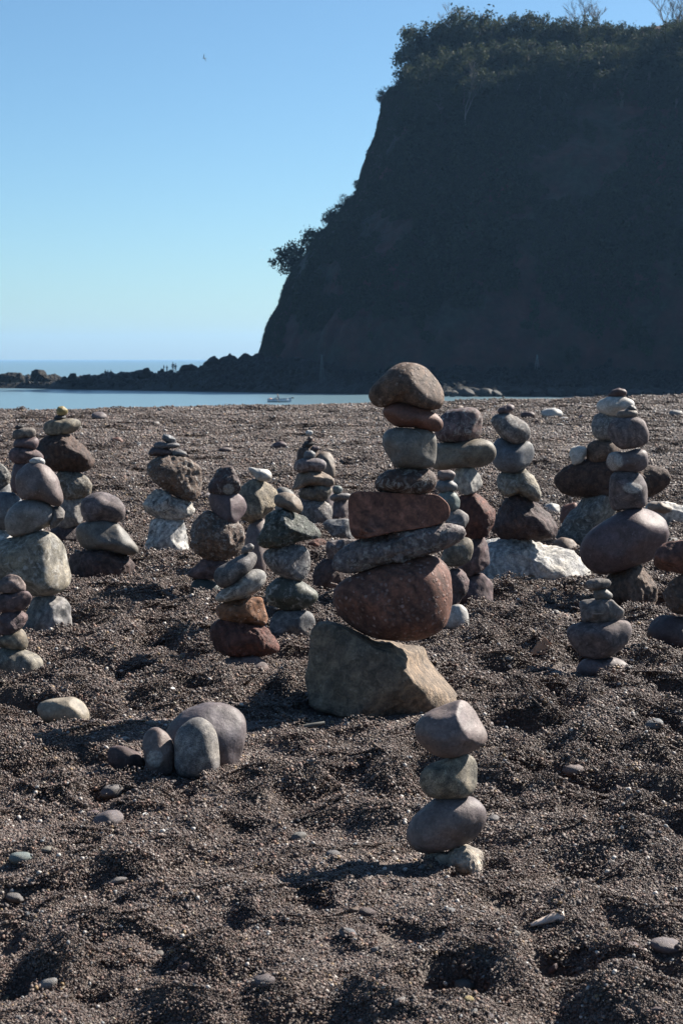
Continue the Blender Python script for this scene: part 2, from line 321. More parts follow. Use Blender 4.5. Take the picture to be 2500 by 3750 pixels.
# ------------------------------------------------------------------ the balanced stones: distance, outline, colour, surface, which one it is
TABLE = '''
@the tall central stack|5.62
F|100,760 160,730 330,770 480,850 520,868 850,866 930,866 975,990 1060,1110 1110,1200 1165,1280 1190,1340 1010,1430 880,1500 560,1490 80,1350 45,1150 60,1000|limestone|ar|huge angular buff limestone block at the foot of the tall central stack|boulder
F|225,560 240,500 300,440 420,395 600,330 800,270 950,255 1020,300 1065,380 1080,500 1075,650 1040,760 950,840 820,872 640,868 500,846 380,780 300,720 250,640|redbrown|c|big rounded red-brown boulder sitting on the limestone block|boulder
F|208,330 228,255 300,200 420,150 640,95 830,58 1000,36 1100,22 1150,50 1185,95 1170,150 1060,206 900,256 700,306 520,356 330,404 250,380|pgrey|crw|long tilted slab of pebbly grey conglomerate under the brick-red block
E|350,1030 362,995 420,983 620,988 820,1002 985,1002 1014,1040 1050,1060 1070,1120 1055,1190 900,1234 640,1276 400,1329 370,1294 352,1180|brick|a|brick-red oblong sandstone block in the middle of the tall central stack
E|530,940 548,880 620,830 760,806 900,818 965,848 982,900 960,962 880,1004 740,1004 600,993 540,980|dkbrown|cvw|dark speckled oval stone resting on the brick-red block
E|583,590 608,545 680,523 850,527 940,543 977,600 974,700 966,792 900,813 760,808 670,802 640,740 600,680|green|vs|squarish grey-green stone crossed by thin white veins
E|581,400 608,360 680,338 780,346 900,386 980,428 1027,480 1012,544 975,562 900,533 780,519 690,519 620,472|redbrown|s|smooth flattened red-brown stone second from the top of the tall stack
E|485,290 498,240 570,170 650,90 720,60 840,60 920,108 990,190 1030,280 1032,340 1002,392 940,398 800,364 680,342 620,364 570,392 508,342|brown|cg|big brown domed stone crowning the tall central stack
@the small near stack of four|3.86
J|370,1690 440,1620 480,1605 600,1615 700,1568 790,1556 900,1575 967,1618 972,1680 952,1780 930,1885 800,1870 650,1850 480,1790|pale|r|pale lumpy whitish stone at the foot of the nearest stack
J|228,1450 248,1370 310,1268 420,1170 500,1108 640,1088 800,1083 900,1118 972,1190 995,1290 972,1370 900,1462 800,1532 640,1594 480,1624 360,1624 280,1584 238,1520|pgrey|s|smooth tilted egg-shaped grey stone second from the bottom of the nearest stack
J|345,940 378,850 450,780 560,738 700,706 820,676 882,708 920,790 912,950 872,1042 800,1094 640,1110 480,1104 388,1042|ygrey|g|granular greenish-grey stone third from the bottom of the nearest stack
J|303,480 318,400 370,338 480,258 600,203 740,160 810,163 870,208 922,234 962,310 1012,390 1042,480 1022,552 960,603 850,664 720,704 600,719 500,694 400,624 338,560|pink|s|large smooth mauve stone with one flat side topping the nearest stack
@the half-buried cluster|4.86
I|538,390 600,308 680,248 800,213 920,223 1000,263 1047,330 1047,420 1022,520 992,610 960,660 800,700 560,690|pgrey|s|biggest smooth mauve stone of the half-buried cluster, behind the others
@the half-buried cluster|4.72
I|388,480 400,420 440,378 490,373 540,408 577,460 594,540 592,612 580,670 440,680 400,570|pink|s|pinkish upright oval stone left of the half-buried cluster
@the half-buried cluster|4.70
I|590,440 618,380 690,323 760,306 820,343 857,400 870,470 882,560 884,640 840,690 640,690 596,640|lgrey|g|greenish-grey dome-topped stone leaning in front of the half-buried cluster
@the half-buried cluster|4.76
I|163,540 178,494 230,486 300,504 380,544 412,600 380,660 240,660 172,600|dpurple|k|small dark cracked stone at the left end of the half-buried cluster
@a single stone|5.35
B|253,1200 268,1150 340,1124 420,1119 500,1111 560,1148 602,1220 598,1290 560,1340 400,1330 290,1260|cream|s|cream rounded stone lying alone left of the half-buried cluster
@the stack at the left picture edge|6.15
B|-40,820 0,773 100,788 180,793 240,818 287,860 292,900 275,990 150,1040 0,1030 -70,960|ygrey|g|flat yellowish-grey stone at the foot of the stack on the left picture edge
B|-30,720 20,698 90,668 150,648 182,700 192,760 160,803 60,790 -10,776|olive|v|small olive-grey stone second from the bottom of the left-edge stack
B|-20,590 20,538 100,523 160,528 187,570 172,622 130,662 60,699 -10,694|purple|r|pitted purple stone third from the bottom of the left-edge stack
B|-30,440 10,410 120,398 190,398 220,440 202,482 160,524 60,542 -10,538|purple|a|angular purple stone with a pale right end in the left-edge stack
B|-15,345 30,298 75,278 130,298 172,345 177,392 150,418 60,410 -15,400|pink|a|pinkish angular stone topping the stack on the left picture edge
@the stack with the big yellowish block|7.15
B|140,640 200,500 230,436 350,426 430,443 472,490 478,540 490,640 470,700 280,730 160,690|lgrey|a|pale grey faceted stone on the sand under the big yellowish block
B|-70,90 0,53 240,-2 300,-10 370,8 432,80 462,160 488,300 482,350 422,403 340,430 220,425 100,404 -40,376|ygrey|w|big yellowish-grey rounded block of the left stack|boulder
A|38,830 68,760 130,708 250,698 340,733 372,790 367,850 320,893 200,931 80,956 43,900|lgrey|s|smooth pale blue-grey stone on top of the big yellowish block
A|340,752 410,743 442,780 432,830 382,884 336,900 345,820|grey|a|small grey wedge stone at the right end of the smooth pale blue-grey stone
A|108,560 128,500 190,448 280,448 340,488 392,560 417,650 427,722 400,754 350,741 290,706 150,696 116,640|pink|s|pinkish rounded stone leaning on the smooth pale blue-grey stone
A|193,440 230,416 280,416 307,440 302,464 270,472 220,459|white|s|little white pebble topping the stack with the big yellowish block|pebble
@the thin stack behind the pinkish stone|8.9
A|-80,900 20,886 72,935 150,1000 190,1160 180,1300 -80,1300|white|a|whitish stone showing left behind the big yellowish block
A|-70,700 0,648 100,653 162,720 165,860 60,908 -60,890|bluegrey|s|blue-grey stone half hidden behind the smooth pale stone at far left
A|73,620 83,520 100,452 200,446 262,520 220,640 150,665 100,655|purple|s|purple stone peeping out left behind the pinkish rounded stone
A|58,390 88,348 200,343 260,373 300,410 292,442 200,459 110,459 63,425|purple|k|cracked purple flattened stone third from the top of the thin left stack
A|90,325 108,288 200,273 257,283 264,320 242,364 150,354 93,348|purple|s|brownish-purple oval stone second from the top of the thin left stack
A|83,270 93,233 160,213 232,218 247,250 232,279 150,294 93,293|grey|g|grey flattened stone near the top of the thin left stack
A|101,208 120,194 160,196 167,212 130,225 104,221|dark|s|tiny dark flat pebble on the tip of the thin left stack|pebble
@the stones at the far left edge|10.2
A|-70,620 40,575 84,600 78,800 60,1110 -70,1110|bluegrey|a|blue-grey block under the mottled stone on the left picture edge
A|-70,480 0,453 42,480 82,550 64,592 40,610 -70,640|green|rw|mottled green-grey stone cut by the left picture edge
@the stack with the dark brown wedge|10.6
A|318,1010 338,900 420,858 532,888 534,1000 420,1040|dpurple|r|dark stone on the sand at the foot of the wedge-shaped brown stone's stack
A|388,884 398,720 450,676 572,688 582,780 542,864 450,896|lgrey|a|pale grey angular stone two below the dark brown wedge
A|358,560 398,513 520,504 590,548 630,610 612,674 560,694 430,696 378,650|olive|rw|rough olive-grey stone right below the dark brown wedge
A|238,370 288,288 350,258 480,255 540,308 602,370 642,430 622,482 560,513 420,520 310,494 253,440|dkbrown|r|big dark brown wedge-shaped stone in the back left stack
A|296,220 308,173 380,158 500,153 557,173 557,207 500,249 400,266 308,264|ygrey|g|flat beige stone lying on the dark brown wedge
A|363,145 400,126 440,128 452,150 420,164 368,162|dark|s|small blackish pebble under the yellow one|pebble
A|383,100 393,73 430,68 460,95 457,122 420,134 386,126|yellow|s|small yellow pebble topping the back left stack|pebble
@the stack with the wedge and the veined ball|8.9
A|463,1150 478,1088 560,1048 700,1036 820,1066 892,1098 910,1150 890,1250 760,1290 560,1300 478,1260|dpurple|r|dark purple stone lying low under the greenish wedge stone
A|508,890 560,853 700,836 800,861 842,910 902,990 950,1050 922,1083 820,1066 700,1042 590,1052 533,1000|green|s|greenish-grey wedge stone sloping down to the right
A|543,740 568,688 640,653 720,653 800,688 852,760 842,832 790,860 680,850 600,862 558,810|pgrey|k|round grey stone with dark veins on the greenish wedge
@the stack on the white stones|9.95
A|966,1060 1000,940 1020,838 1100,828 1240,833 1267,950 1292,1110 1180,1120 1050,1110|white|ab|bluish-white upright block at the foot of its stack
A|970,740 1000,678 1060,628 1120,638 1180,688 1290,718 1317,770 1292,818 1180,840 1080,843 988,802|white|arb|lumpy white stone lying on the bluish-white block
A|995,490 1030,438 1080,408 1180,402 1280,428 1342,480 1367,590 1342,682 1310,714 1220,695 1140,646 1070,604 1018,550|brown|crw|big rough conglomerate stone on the lumpy white stone
A|1003,380 1030,343 1090,347 1165,368 1172,404 1090,410 1008,404|dpurple|s|thin dark flat stone on the big rough conglomerate
A|1158,375 1210,356 1270,390 1252,409 1168,406|grey|s|short grey flat stone beside the thin dark one
A|1031,330 1060,310 1150,317 1217,318 1224,346 1150,356 1043,354|grey|s|wide thin grey disc second from the top of the white-footed stack
A|1093,290 1103,258 1150,263 1190,290 1182,321 1128,316|bluegrey|s|small grey pebble tilted on top of the white-footed stack|pebble
@the stack of dark stones left of centre|8.15
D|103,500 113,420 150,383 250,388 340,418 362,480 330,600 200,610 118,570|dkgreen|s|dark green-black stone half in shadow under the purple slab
D|76,335 130,288 200,222 300,222 400,236 482,258 420,334 300,376 180,384 98,364|purple|a|thin pointed purple slab jutting out to the left
C|103,890 118,808 180,748 250,717 320,732 480,777 547,860 542,950 517,1040 480,1084 380,1121 250,1126 158,1072 118,990|brown|crw|large round lumpy conglomerate stone on the pointed purple slab
C|258,570 300,548 420,597 480,563 560,608 592,690 562,742 500,795 460,846 380,824 308,742 263,680|purple|s|purple-brown stone with a sharp middle edge wedged below the dark top stone
C|246,540 273,470 320,388 380,353 452,363 492,430 517,500 502,572 430,606 340,586 268,572|dpurple|rw|dark egg-shaped stone with a white blotch topping its stack
@the stack with the red stones|6.36
D|338,1090 368,1038 480,1014 640,1006 702,1048 750,1100 756,1160 560,1180 390,1170|pink|g|low pinkish stone in the sand under the dark red one
D|273,830 298,758 350,706 480,735 660,761 742,798 812,870 852,960 832,993 700,1010 500,1020 378,1003 308,940|dkred|ar|big dark red angular stone
D|308,630 338,588 450,556 600,532 692,532 712,600 742,700 722,768 600,760 430,746 348,702|orange|ac|orange-red block resting on the big dark red stone
D|301,540 328,490 400,446 500,386 600,306 692,302 738,350 718,412 652,492 540,546 400,566 318,573|pale|bv|white and black streaked flat stone tilted up to the right
D|298,370 308,298 400,248 500,198 590,152 642,162 662,200 632,272 582,342 500,405 400,455 328,444|grey|g|grey long stone leaning up to the right
D|523,145 543,113 600,86 630,110 622,142 570,169 528,174|grey|s|small grey pebble on the tip of the leaning long stone|pebble
@the stack with the oval brown top|7.12
D|748,790 768,698 820,647 950,636 1072,642 1122,690 1130,800 1120,890 950,900 790,880|bluegrey|v|blue-grey square stone with a white vein under the dark green egg
D|718,530 738,440 820,368 950,367 1050,418 1132,480 1168,520 1122,582 1020,635 880,640 758,592|dkgreen|sw|dark green egg-shaped stone on the blue-grey square one
D|695,190 718,148 830,107 940,92 1052,118 1082,170 1090,290 1062,352 1020,405 900,386 800,334 728,262|grey|cw|speckled grey stone with a flat right end
C|648,990 688,880 718,758 780,713 880,712 990,742 1080,778 1142,850 1190,910 1162,953 1050,945 960,996 820,1022 698,1016|dkgreen|rw|large dark green rock with a cream right flank
C|788,620 808,583 880,563 960,583 1017,640 1037,700 1012,743 940,726 870,696 798,672|tan|s|smooth brown oval stone balanced on the large dark green rock
@the stack with the yellow-beige stone|9.15
C|548,970 588,830 640,773 730,788 762,950 742,1100 702,1270 600,1275 556,1120|pink|s|tall pinkish-grey stone standing behind the dark green rock
C|498,560 528,508 620,463 712,468 792,508 837,570 822,640 780,722 700,776 590,821 498,783 488,680|cream|rg|big yellowish-beige stone behind the purple-brown one
C|570,370 600,356 640,372 742,377 772,410 774,452 720,479 658,469 618,422|white|s|small bluish-white wedge on the yellowish-beige stone|pebble
@the slab behind the oval stone|10.9
C|800,560 830,517 890,527 962,573 985,800 960,950 800,950|green|s|greenish slab peeping out behind the smooth brown oval stone
@the little pagoda stack|11.9
C|1018,640 1100,636 1200,641 1267,688 1272,762 1240,840 1160,870 1060,830 998,722|grey|rw|round grey stone with pale right side at the foot of the little pagoda stack
C|978,590 1038,516 1140,506 1240,511 1272,550 1232,624 1140,651 1038,624|olive|rk|olive stone with dark patches second from the bottom of the pagoda stack
C|938,545 978,406 1050,396 1190,396 1262,438 1287,490 1272,524 1150,511 1030,521 958,564|tan|a|tan wedge slab in the middle of the pagoda stack
C|946,370 968,308 1030,287 1150,287 1212,308 1224,352 1192,400 1080,395 988,410|pgrey|w|flat purple-grey stone with a lumpy right end in the pagoda stack
C|1033,265 1048,228 1100,223 1134,250 1127,288 1070,297 1038,292|bluegrey|s|little blue-grey block topping the front pagoda stack|pebble
@the stack behind the pagoda|13.0
C|1000,420 1130,380 1285,430 1270,770 1010,770|pgrey|s|purple-grey stone hidden low behind the pagoda stack
C|1133,270 1180,233 1252,238 1287,300 1295,392 1282,460 1210,460 1160,380|tan|s|upright rounded brown slab right behind the pagoda stack
C|973,280 998,210 1060,193 1140,195 1170,215 1150,300 1130,400 1000,400|brown|r|brown stone behind the top of the pagoda stack
C|1013,190 1050,143 1100,148 1122,165 1092,199 1038,209|dark|a|small black jagged pebble below the white tip|pebble
C|1063,125 1085,103 1112,120 1107,150 1073,150|dpurple|s|tiny dark round pebble under the white tip|pebble
C|1048,75 1065,56 1105,63 1112,85 1087,107 1056,96|white|s|tiny white pebble at the very tip behind the pagoda stack|pebble
C|1088,212 1110,183 1160,188 1174,210 1130,236|purple|s|small purple pebble right of the jagged black one|pebble
@the low slab stack left of the brick-red block|12.3
C|1272,645 1340,632 1402,632 1412,760 1400,820 1300,825 1268,780|pgrey|a|purple-grey cube under a thin slab, left of the brick-red block
C|1243,605 1290,569 1400,574 1432,590 1402,628 1258,638|grey|s|thin dark slab holding the small blue pebble
C|1263,540 1285,512 1330,512 1357,540 1342,575 1283,577|teal|s|small blue-green pebble on the thin dark slab|pebble
@b|10.9
C|1178,820 1230,788 1400,783 1442,860 1452,945 1430,980 1380,975 1270,930|bluegrey|aw|blue-white slab lying on the sand left of the brick-red block
@stones low behind the big boulder|8.45
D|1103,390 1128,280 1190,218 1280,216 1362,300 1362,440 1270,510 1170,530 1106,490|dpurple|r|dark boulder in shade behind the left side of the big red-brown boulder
D|1213,150 1228,73 1330,58 1450,58 1472,130 1400,205 1240,230|pgrey|aw|purple-grey slab lying on the dark shaded boulder
@c|10.4
D|1048,110 1108,58 1200,53 1227,90 1200,175 1100,180|redbrown|r|reddish rough stone on the sand behind the large dark green rock
D|1083,165 1150,153 1217,180 1224,225 1110,225|bluegrey|s|flat blue stone lying right of the reddish rough stone|pebble
@the thick stack right behind the central one|8.05
F|1098,600 1128,480 1210,405 1300,386 1382,468 1377,560 1370,650 1300,690 1180,690|purple|a|purple squared stone on the sand at the foot of the thick stack
F|1128,350 1148,180 1240,134 1320,134 1352,230 1357,322 1300,376 1210,416 1128,394|purple|a|purple block with a sunlit right edge in the thick stack
E|1108,1180 1128,1018 1240,986 1332,1028 1402,1120 1392,1202 1342,1296 1240,1318 1148,1296|dkred|r|rough dark rust-red stone with a craggy right side
E|1103,960 1093,850 1130,795 1230,795 1292,870 1310,930 1262,984 1180,1006|pale|aw|cream wedge with a bright right facet on the rust-red stone
E|918,830 928,700 970,632 1100,631 1280,601 1362,618 1405,680 1387,762 1300,806 1130,806 990,836|olive|s|long olive-grey smooth stone laid across the thick stack
E|962,560 990,450 1060,398 1200,377 1272,388 1302,450 1305,562 1272,609 1140,636 992,622|purple|kw|purple block topping the thick stack right of the central one
@the narrow stack between the central and the thick one|7.6
F|1058,720 1045,400 1080,348 1160,366 1207,430 1207,502 1162,566 1120,640 1110,720|purple|r|pitted purple stone squeezed beside the big red-brown boulder
F|1000,330 1038,168 1180,128 1227,148 1240,220 1217,304 1140,343 1060,340|olive|vk|olive rounded stone poking out under the conglomerate slab's right end
E|1038,1210 1058,1110 1140,1106 1202,1148 1207,1192 1165,1260 1090,1300|grey|v|grey veined stone tip right of the brick-red block
E|978,1100 983,996 1050,976 1110,986 1147,1050 1142,1109 1080,1120|teal|s|smooth blue-green stone in the narrow stack
E|956,940 998,896 1080,896 1132,940 1112,979 1000,990|bluegrey|s|flattened grey stone second from the top of the narrow stack
E|978,850 1000,828 1080,826 1115,855 1092,900 1020,910 983,887|pink|s|pale pink oval pebble topping the narrow stack|pebble
@d|7.2
F|1038,750 1058,660 1090,618 1150,613 1192,650 1209,720 1200,790 1110,800 1050,790|white|s|white round stone on the sand right of the big red-brown boulder
@the white boulder and the stack on it|9.05
H|-60,300 0,180 160,153 330,143 500,163 640,183 780,213 802,300 862,420 912,455 830,530 650,560 480,570 340,540 180,520 40,500 -40,420|white|ar|long craggy bluish-white boulder lying on the beach|boulder|dk=.62
G|98,1120 138,1010 200,906 280,866 380,886 470,926 560,1008 609,1100 582,1184 500,1211 300,1200 178,1210|dpurple|rg|broad dark purple pitted stone resting on the white boulder
G|133,740 158,688 320,667 350,657 420,718 472,810 482,882 455,925 390,900 320,866 230,881 158,832|ygrey|rw|two-lobed pale mottled stone on the dark purple pitted one
G|108,600 113,470 160,412 280,456 390,446 432,488 432,572 382,642 300,696 178,691 123,642|bluegrey|s|blue-grey squared stone in the stack on the white boulder
G|90,290 128,248 220,233 300,268 372,320 407,380 392,432 340,464 280,479 188,432 128,360|grey|bw|mottled grey and black stone tilted down to the right
G|143,215 170,193 240,163 282,173 282,207 220,244 158,244|purple|s|small purple pebble tilted on the stack above the white boulder|pebble
@e|9.9
H|568,180 638,138 720,158 772,210 770,350 600,350|brown|s|small brown stone peeping over the white boulder
@the tall right-hand stack|7.95
H|958,450 1048,396 1150,356 1230,351 1312,418 1372,520 1374,602 1330,690 1200,710 1080,700 970,650 948,520|brown|r|rough brown stone on the sand under the biggest purple boulder
H|776,250 808,150 900,68 1000,-2 1100,-62 1230,-89 1322,-64 1402,-22 1442,60 1457,150 1402,222 1332,314 1220,357 1060,407 940,436 858,403 788,312|purple|s|biggest smooth purple boulder tilted in the tall right-hand stack|boulder
G|1003,850 1008,720 1050,681 1180,676 1242,708 1287,790 1292,900 1272,960 1160,966 1040,991 1006,932|pgrey|k|mauve barrel-shaped stone with a pale oval spot
G|973,610 998,548 1060,527 1110,541 1200,511 1272,512 1297,560 1292,642 1242,685 1100,681 1030,691 983,652|pgrey|s|lying purple-grey stone with a white round left end
G|983,370 1008,298 1060,272 1200,262 1262,288 1302,380 1302,462 1242,494 1100,516 1048,482 998,420|pgrey|k|large mauve stone with a thin dark crack
G|1053,255 1078,218 1140,203 1212,218 1227,245 1192,275 1078,280|tan|s|small tan oval pebble second from the top of the tall right-hand stack|pebble
G|1138,195 1165,173 1200,183 1214,212 1180,217 1143,212|grey|s|tiny grey pebble at the tip of the tall right-hand stack|pebble
@the wide stack behind the right-hand one|10.55
G|588,1190 688,1020 820,864 1000,854 1062,960 1010,1150 830,1300 640,1290|green|aw|big greenish slanting rock at the foot of the wide stack|boulder
G|570,790 598,730 700,638 830,596 980,596 1120,606 1242,648 1350,637 1442,658 1464,720 1432,802 1340,876 1200,887 1000,892 850,877 638,866 598,842|dkbrown|r|very wide dark brown rock laid across the wide stack|boulder
G|813,540 838,468 900,443 1040,446 1092,510 1072,582 960,611 848,626|brown|g|brown rounded stone lying on the very wide dark brown rock
G|866,330 888,238 1000,237 1082,268 1084,402 1030,445 930,451 878,400|lgrey|kw|grey layered stone third from the top of the wide stack
G|898,180 928,138 1000,109 1100,109 1182,138 1199,170 1182,204 1100,251 1000,261 918,222|white|s|smooth white lens-shaped stone near the top of the wide stack
G|988,95 1018,63 1070,43 1122,53 1140,85 1122,109 1050,116 998,113|dpurple|s|small dark pebble crowning the white lens-shaped stone|pebble
G|693,550 708,508 760,484 822,498 832,550 800,610 730,645|white|s|small white stone standing at the left end of the very wide rock
@f|11.3
G|623,1050 638,950 752,912 760,1000 720,1120 640,1120|redbrown|s|reddish stone behind the greenish slanting rock
@g|12.6
G|498,940 560,923 622,938 624,990 600,1030 520,1010|white|s|white pebble on the sand right of the dark purple pitted stone|pebble
@h|11.7
G|1278,960 1320,913 1450,918 1568,948 1660,1000 1660,1110 1480,1110 1380,1070 1280,1010|white|a|flat white rock lying at the right behind the purple boulder
@i|11.35
G|1283,945 1308,912 1400,917 1482,958 1492,985 1420,1006 1308,984|tan|s|flat brown disc lying on the flat white rock
@the stack cut by the right picture edge|6.85
H|1288,900 1308,818 1380,736 1568,754 1700,764 1760,900 1720,1050 1568,1050 1390,990|dpurple|s|dark purple stone on the sand at the right picture edge
H|1418,580 1468,478 1568,420 1700,424 1760,600 1690,746 1500,726 1438,660|brown|cr|mottled brown stone in the middle at the right picture edge
H|1343,330 1368,238 1420,188 1568,162 1700,167 1760,300 1600,424 1420,404 1358,372|redbrown|a|reddish slab on top at the right picture edge
@the small right-hand stack|6.28
H|748,1160 788,1088 880,1066 1040,1056 1112,1088 1168,1140 1172,1190 1000,1220 900,1235 790,1235 746,1195|pgrey|s|flat grey stone in the sand at the foot of the small right-hand stack
H|665,880 688,828 780,796 930,796 1060,776 1120,762 1167,808 1167,882 1122,962 1032,1044 900,1071 798,1056 728,982|pgrey|k|bowl-shaped cracked grey stone in the small right-hand stack
H|766,640 800,622 900,611 1020,616 1062,658 1117,700 1107,742 1040,795 980,816 880,806 798,801 783,720|grey|av|grey stone with pale bands jutting to the right
H|878,560 898,537 970,532 1027,575 1027,607 980,623 888,616|green|s|small green pebble below the top of the small right-hand stack|pebble
H|811,500 838,468 930,453 1002,463 1020,490 992,529 880,549 823,539|grey|g|flat grey pebble topping the small right-hand stack|pebble
'''
OPT = {
 'lying purple-grey stone with a white round left end': dict(spots=[(1042, 606, 64, 70)], sub=5), 'mauve barrel-shaped stone with a pale oval spot': dict(spots=[(1178, 808, 72, 42)], sub=5),
 'pinkish upright oval stone left of the half-buried cluster': dict(spots=[(463, 570, 52, 54)], sub=5), 'dark egg-shaped stone with a white blotch topping its stack': dict(spots=[(420, 542, 48, 42)], sub=5),
 'dark green egg-shaped stone on the blue-grey square one': dict(sub=5),
   # local plane cuts (right, away, up, offset) that give a stone the flat sides it shows
 'huge angular buff limestone block at the foot of the tall central stack': dict(cuts=[(.88, -.40, .28, .42), (.06, -1, .10, .60), (-.5, -.85, .1, .74), (.45, -.75, -.5, .62), (-.1, -.5, .85, .78), (.7, -.1, .75, .72)], dk=.95, lumps=.055, flat=.42, nocut=True),
 'brick-red oblong sandstone block in the middle of the tall central stack': dict(cuts=[(.05, -1, .12, .62)], dk=.6, lumps=.022, flat=.26, nocut=True),
 'large smooth mauve stone with one flat side topping the nearest stack': dict(cuts=[(.84, -.45, .35, .52), (-.1, -1, .2, .78)]),
 'granular greenish-grey stone third from the bottom of the nearest stack': dict(cuts=[(.85, -.5, .2, .68)]),
 'big yellowish-grey rounded block of the left stack': dict(cuts=[(.8, -.6, .1, .62), (0, -1, .1, .7)]),
 'bluish-white upright block at the foot of its stack': dict(cuts=[(.9, -.45, .05, .72), (0, -1, .1, .7)]),
 'large dark green rock with a cream right flank': dict(cuts=[(.7, -.6, .45, .55)]),
 'big yellowish-beige stone behind the purple-brown one': dict(cuts=[(.7, -.6, .45, .55)]),
 'cream wedge with a bright right facet on the rust-red stone': dict(cuts=[(.75, -.6, .1, .5)]),
 'long craggy bluish-white boulder lying on the beach': dict(cuts=[(.60, -.50, .62, .40), (-.1, -1, .1, .66), (.2, -.3, .9, .72)], lumps=.11),
 'purple-brown stone with a sharp middle edge wedged below the dark top stone': dict(cuts=[(.8, -.6, .1, .5), (-.5, -.8, .1, .6)]),
 'blue-grey squared stone in the stack on the white boulder': dict(cuts=[(.8, -.6, .1, .66), (0, -.6, .8, .62)]),
 'thin pointed purple slab jutting out to the left': dict(dk=.6), 'long tilted slab of pebbly grey conglomerate under the brick-red block': dict(dk=.5),
 'very wide dark brown rock laid across the wide stack': dict(dk=.5)}

# ------------------------------------------------------------------ beach
def stone_bases():
    out = []; Y = None
    for ln in TABLE.strip().splitlines():
        if ln.startswith('@'): Y = float(ln.split('|')[1]); continue
        q = ln.split('|'); P = [cpx(q[0], x, y) for x, y in pts_of(q[1])]
        b = max(p[1] for p in P); x0 = min(p[0] for p in P); x1 = max(p[0] for p in P)
        zb = at((x0 + x1) / 2, b, Y)[2]
        if zb < .045: out.append((at((x0 + x1) / 2, b, Y)[0], Y, (x1 - x0) / 2 * Y / FPX))
    return out
BASES = stone_bases()
rng = np.random.default_rng(7)
FOOT = []
for (kx, ky, a, b, d) in [(600, 1810, .13, .085, .085), (275, 2175, .12, .10, .06), (545, 1900, .08, .06, .035), (1440, 1832, .12, .08, .045), (845, 1795, .09, .07, .04),
                          (1275, 2150, .09, .08, .045), (85, 1690, .10, .08, .045), (1490, 1578, .13, .08, .05), (1300, 1700, .10, .08, .04), (700, 2085, .10, .07, .04), (1100, 1990, .08, .07, .035),
                          (1010, 2270, .10, .08, .04), (1400, 1975, .12, .07, .03), (180, 1960, .08, .06, .03), (420, 1500, .12, .09, .05), (620, 1600, .10, .08, .04), (1130, 1590, .10, .08, .04)]:
    g = gat(kx * 2500 / 1568, ky * 2500 / 1568); FOOT.append((g[0], g[1], a, b, d, rng.uniform(0, 3)))
for i in range(620):
    y = 2.0 * (17.0 / 2.0) ** rng.uniform(0, 1); x = rng.uniform(-1, 1) * (.30 * y + .5)
    if (-.3 < x < .32 and 3.45 < y < 3.98) or (-.8 < x < -.02 and 4.8 < y < 5.5): continue
    FOOT.append((x, y, rng.uniform(.09, .17), rng.uniform(.065, .12), rng.uniform(.012, .036) * (1 + 1.3 * float(sstep(y, 3.4, 5.5))), rng.uniform(0, 3.1)))
for i in range(900):                      # crowded prints of the middle beach
    y = 4.3 * (15.0 / 4.3) ** rng.uniform(0, 1); x = rng.uniform(-1, 1) * (.30 * y + .4)
    if -.8 < x < -.02 and 4.8 < y < 5.5: continue
    FOOT.append((x, y, rng.uniform(.08, .15), rng.uniform(.06, .11), rng.uniform(.02, .046), rng.uniform(0, 3.1)))
for i in range(500):
    y = rng.uniform(12, 39); x = rng.uniform(-1, 1) * (.27 * y + .5)
    FOOT.append((x, y, rng.uniform(.12, .30), rng.uniform(.10, .24), rng.uniform(.03, .08), rng.uniform(0, 3.1)))
def big_shape(x, y):
    z = sstep(y, 14, 39) * (.10 + .18 * np.clip(x, -14, 14) / 8.3)
    z = z - np.clip(y - 39.5, 0, None) * .05 - np.clip(y - 41.5, 0, None) * .13
    return z
def beach_h(x, y):
    x = np.asarray(x, float); y = np.asarray(y, float); sh = x.shape; x = x.ravel(); y = y.ravel()
    P = np.stack([x, y, np.zeros_like(x)], 1); z = np.zeros_like(x)
    far = sstep(y, 9, 22)
    z += noise(P * np.array([2.3, 2.9, 1]), 3) * .034 * (1 - .3 * far) + noise(P * 5.2, 4) * .015 * (1 - .2 * far) + noise(P * 12, 5) * .006 + noise(P * 27, 6) * .0035
    z += noise(P * .6, 8) * .03
    o = np.argsort(y); ys = y[o]
    dz = np.zeros_like(z)
    d17 = np.zeros_like(z)
    for fi, (fx, fy, a, b, d, t) in enumerate(FOOT):
        m = 2.6 * max(a, b); i0, i1 = np.searchsorted(ys, fy - m), np.searchsorted(ys, fy + m)
        if i1 <= i0: continue
        k = o[i0:i1]; k = k[np.abs(x[k] - fx) < m]
        if not len(k): continue
        ux = x[k] - fx; uy = y[k] - fy; c, s = math.cos(t), math.sin(t)
        r2 = ((ux * c + uy * s) / a) ** 2 + ((-ux * s + uy * c) / b) ** 2
        (d17 if fi < 17 else dz)[k] += -d * np.exp(-r2 ** 1.5) + d * .33 * np.exp(-((np.sqrt(r2) - 1.45) / .42) ** 2)
    z += np.clip(dz, -.10, .05)
    wgt = np.zeros_like(z)
    for (bx, by, r) in BASES:
        m = r + .8; i0, i1 = np.searchsorted(ys, by - m), np.searchsorted(ys, by + m); k = o[i0:i1]
        if not len(k): continue
        d = np.hypot(x[k] - bx, (y[k] - by))
        wgt[k] = np.maximum(wgt[k], 1 - sstep(d, r * .95 + .03, r * .95 + .17))
    z = z * (1 - wgt * .95) - .022 * wgt + d17
    z += big_shape(x, y)
    return z.reshape(sh)
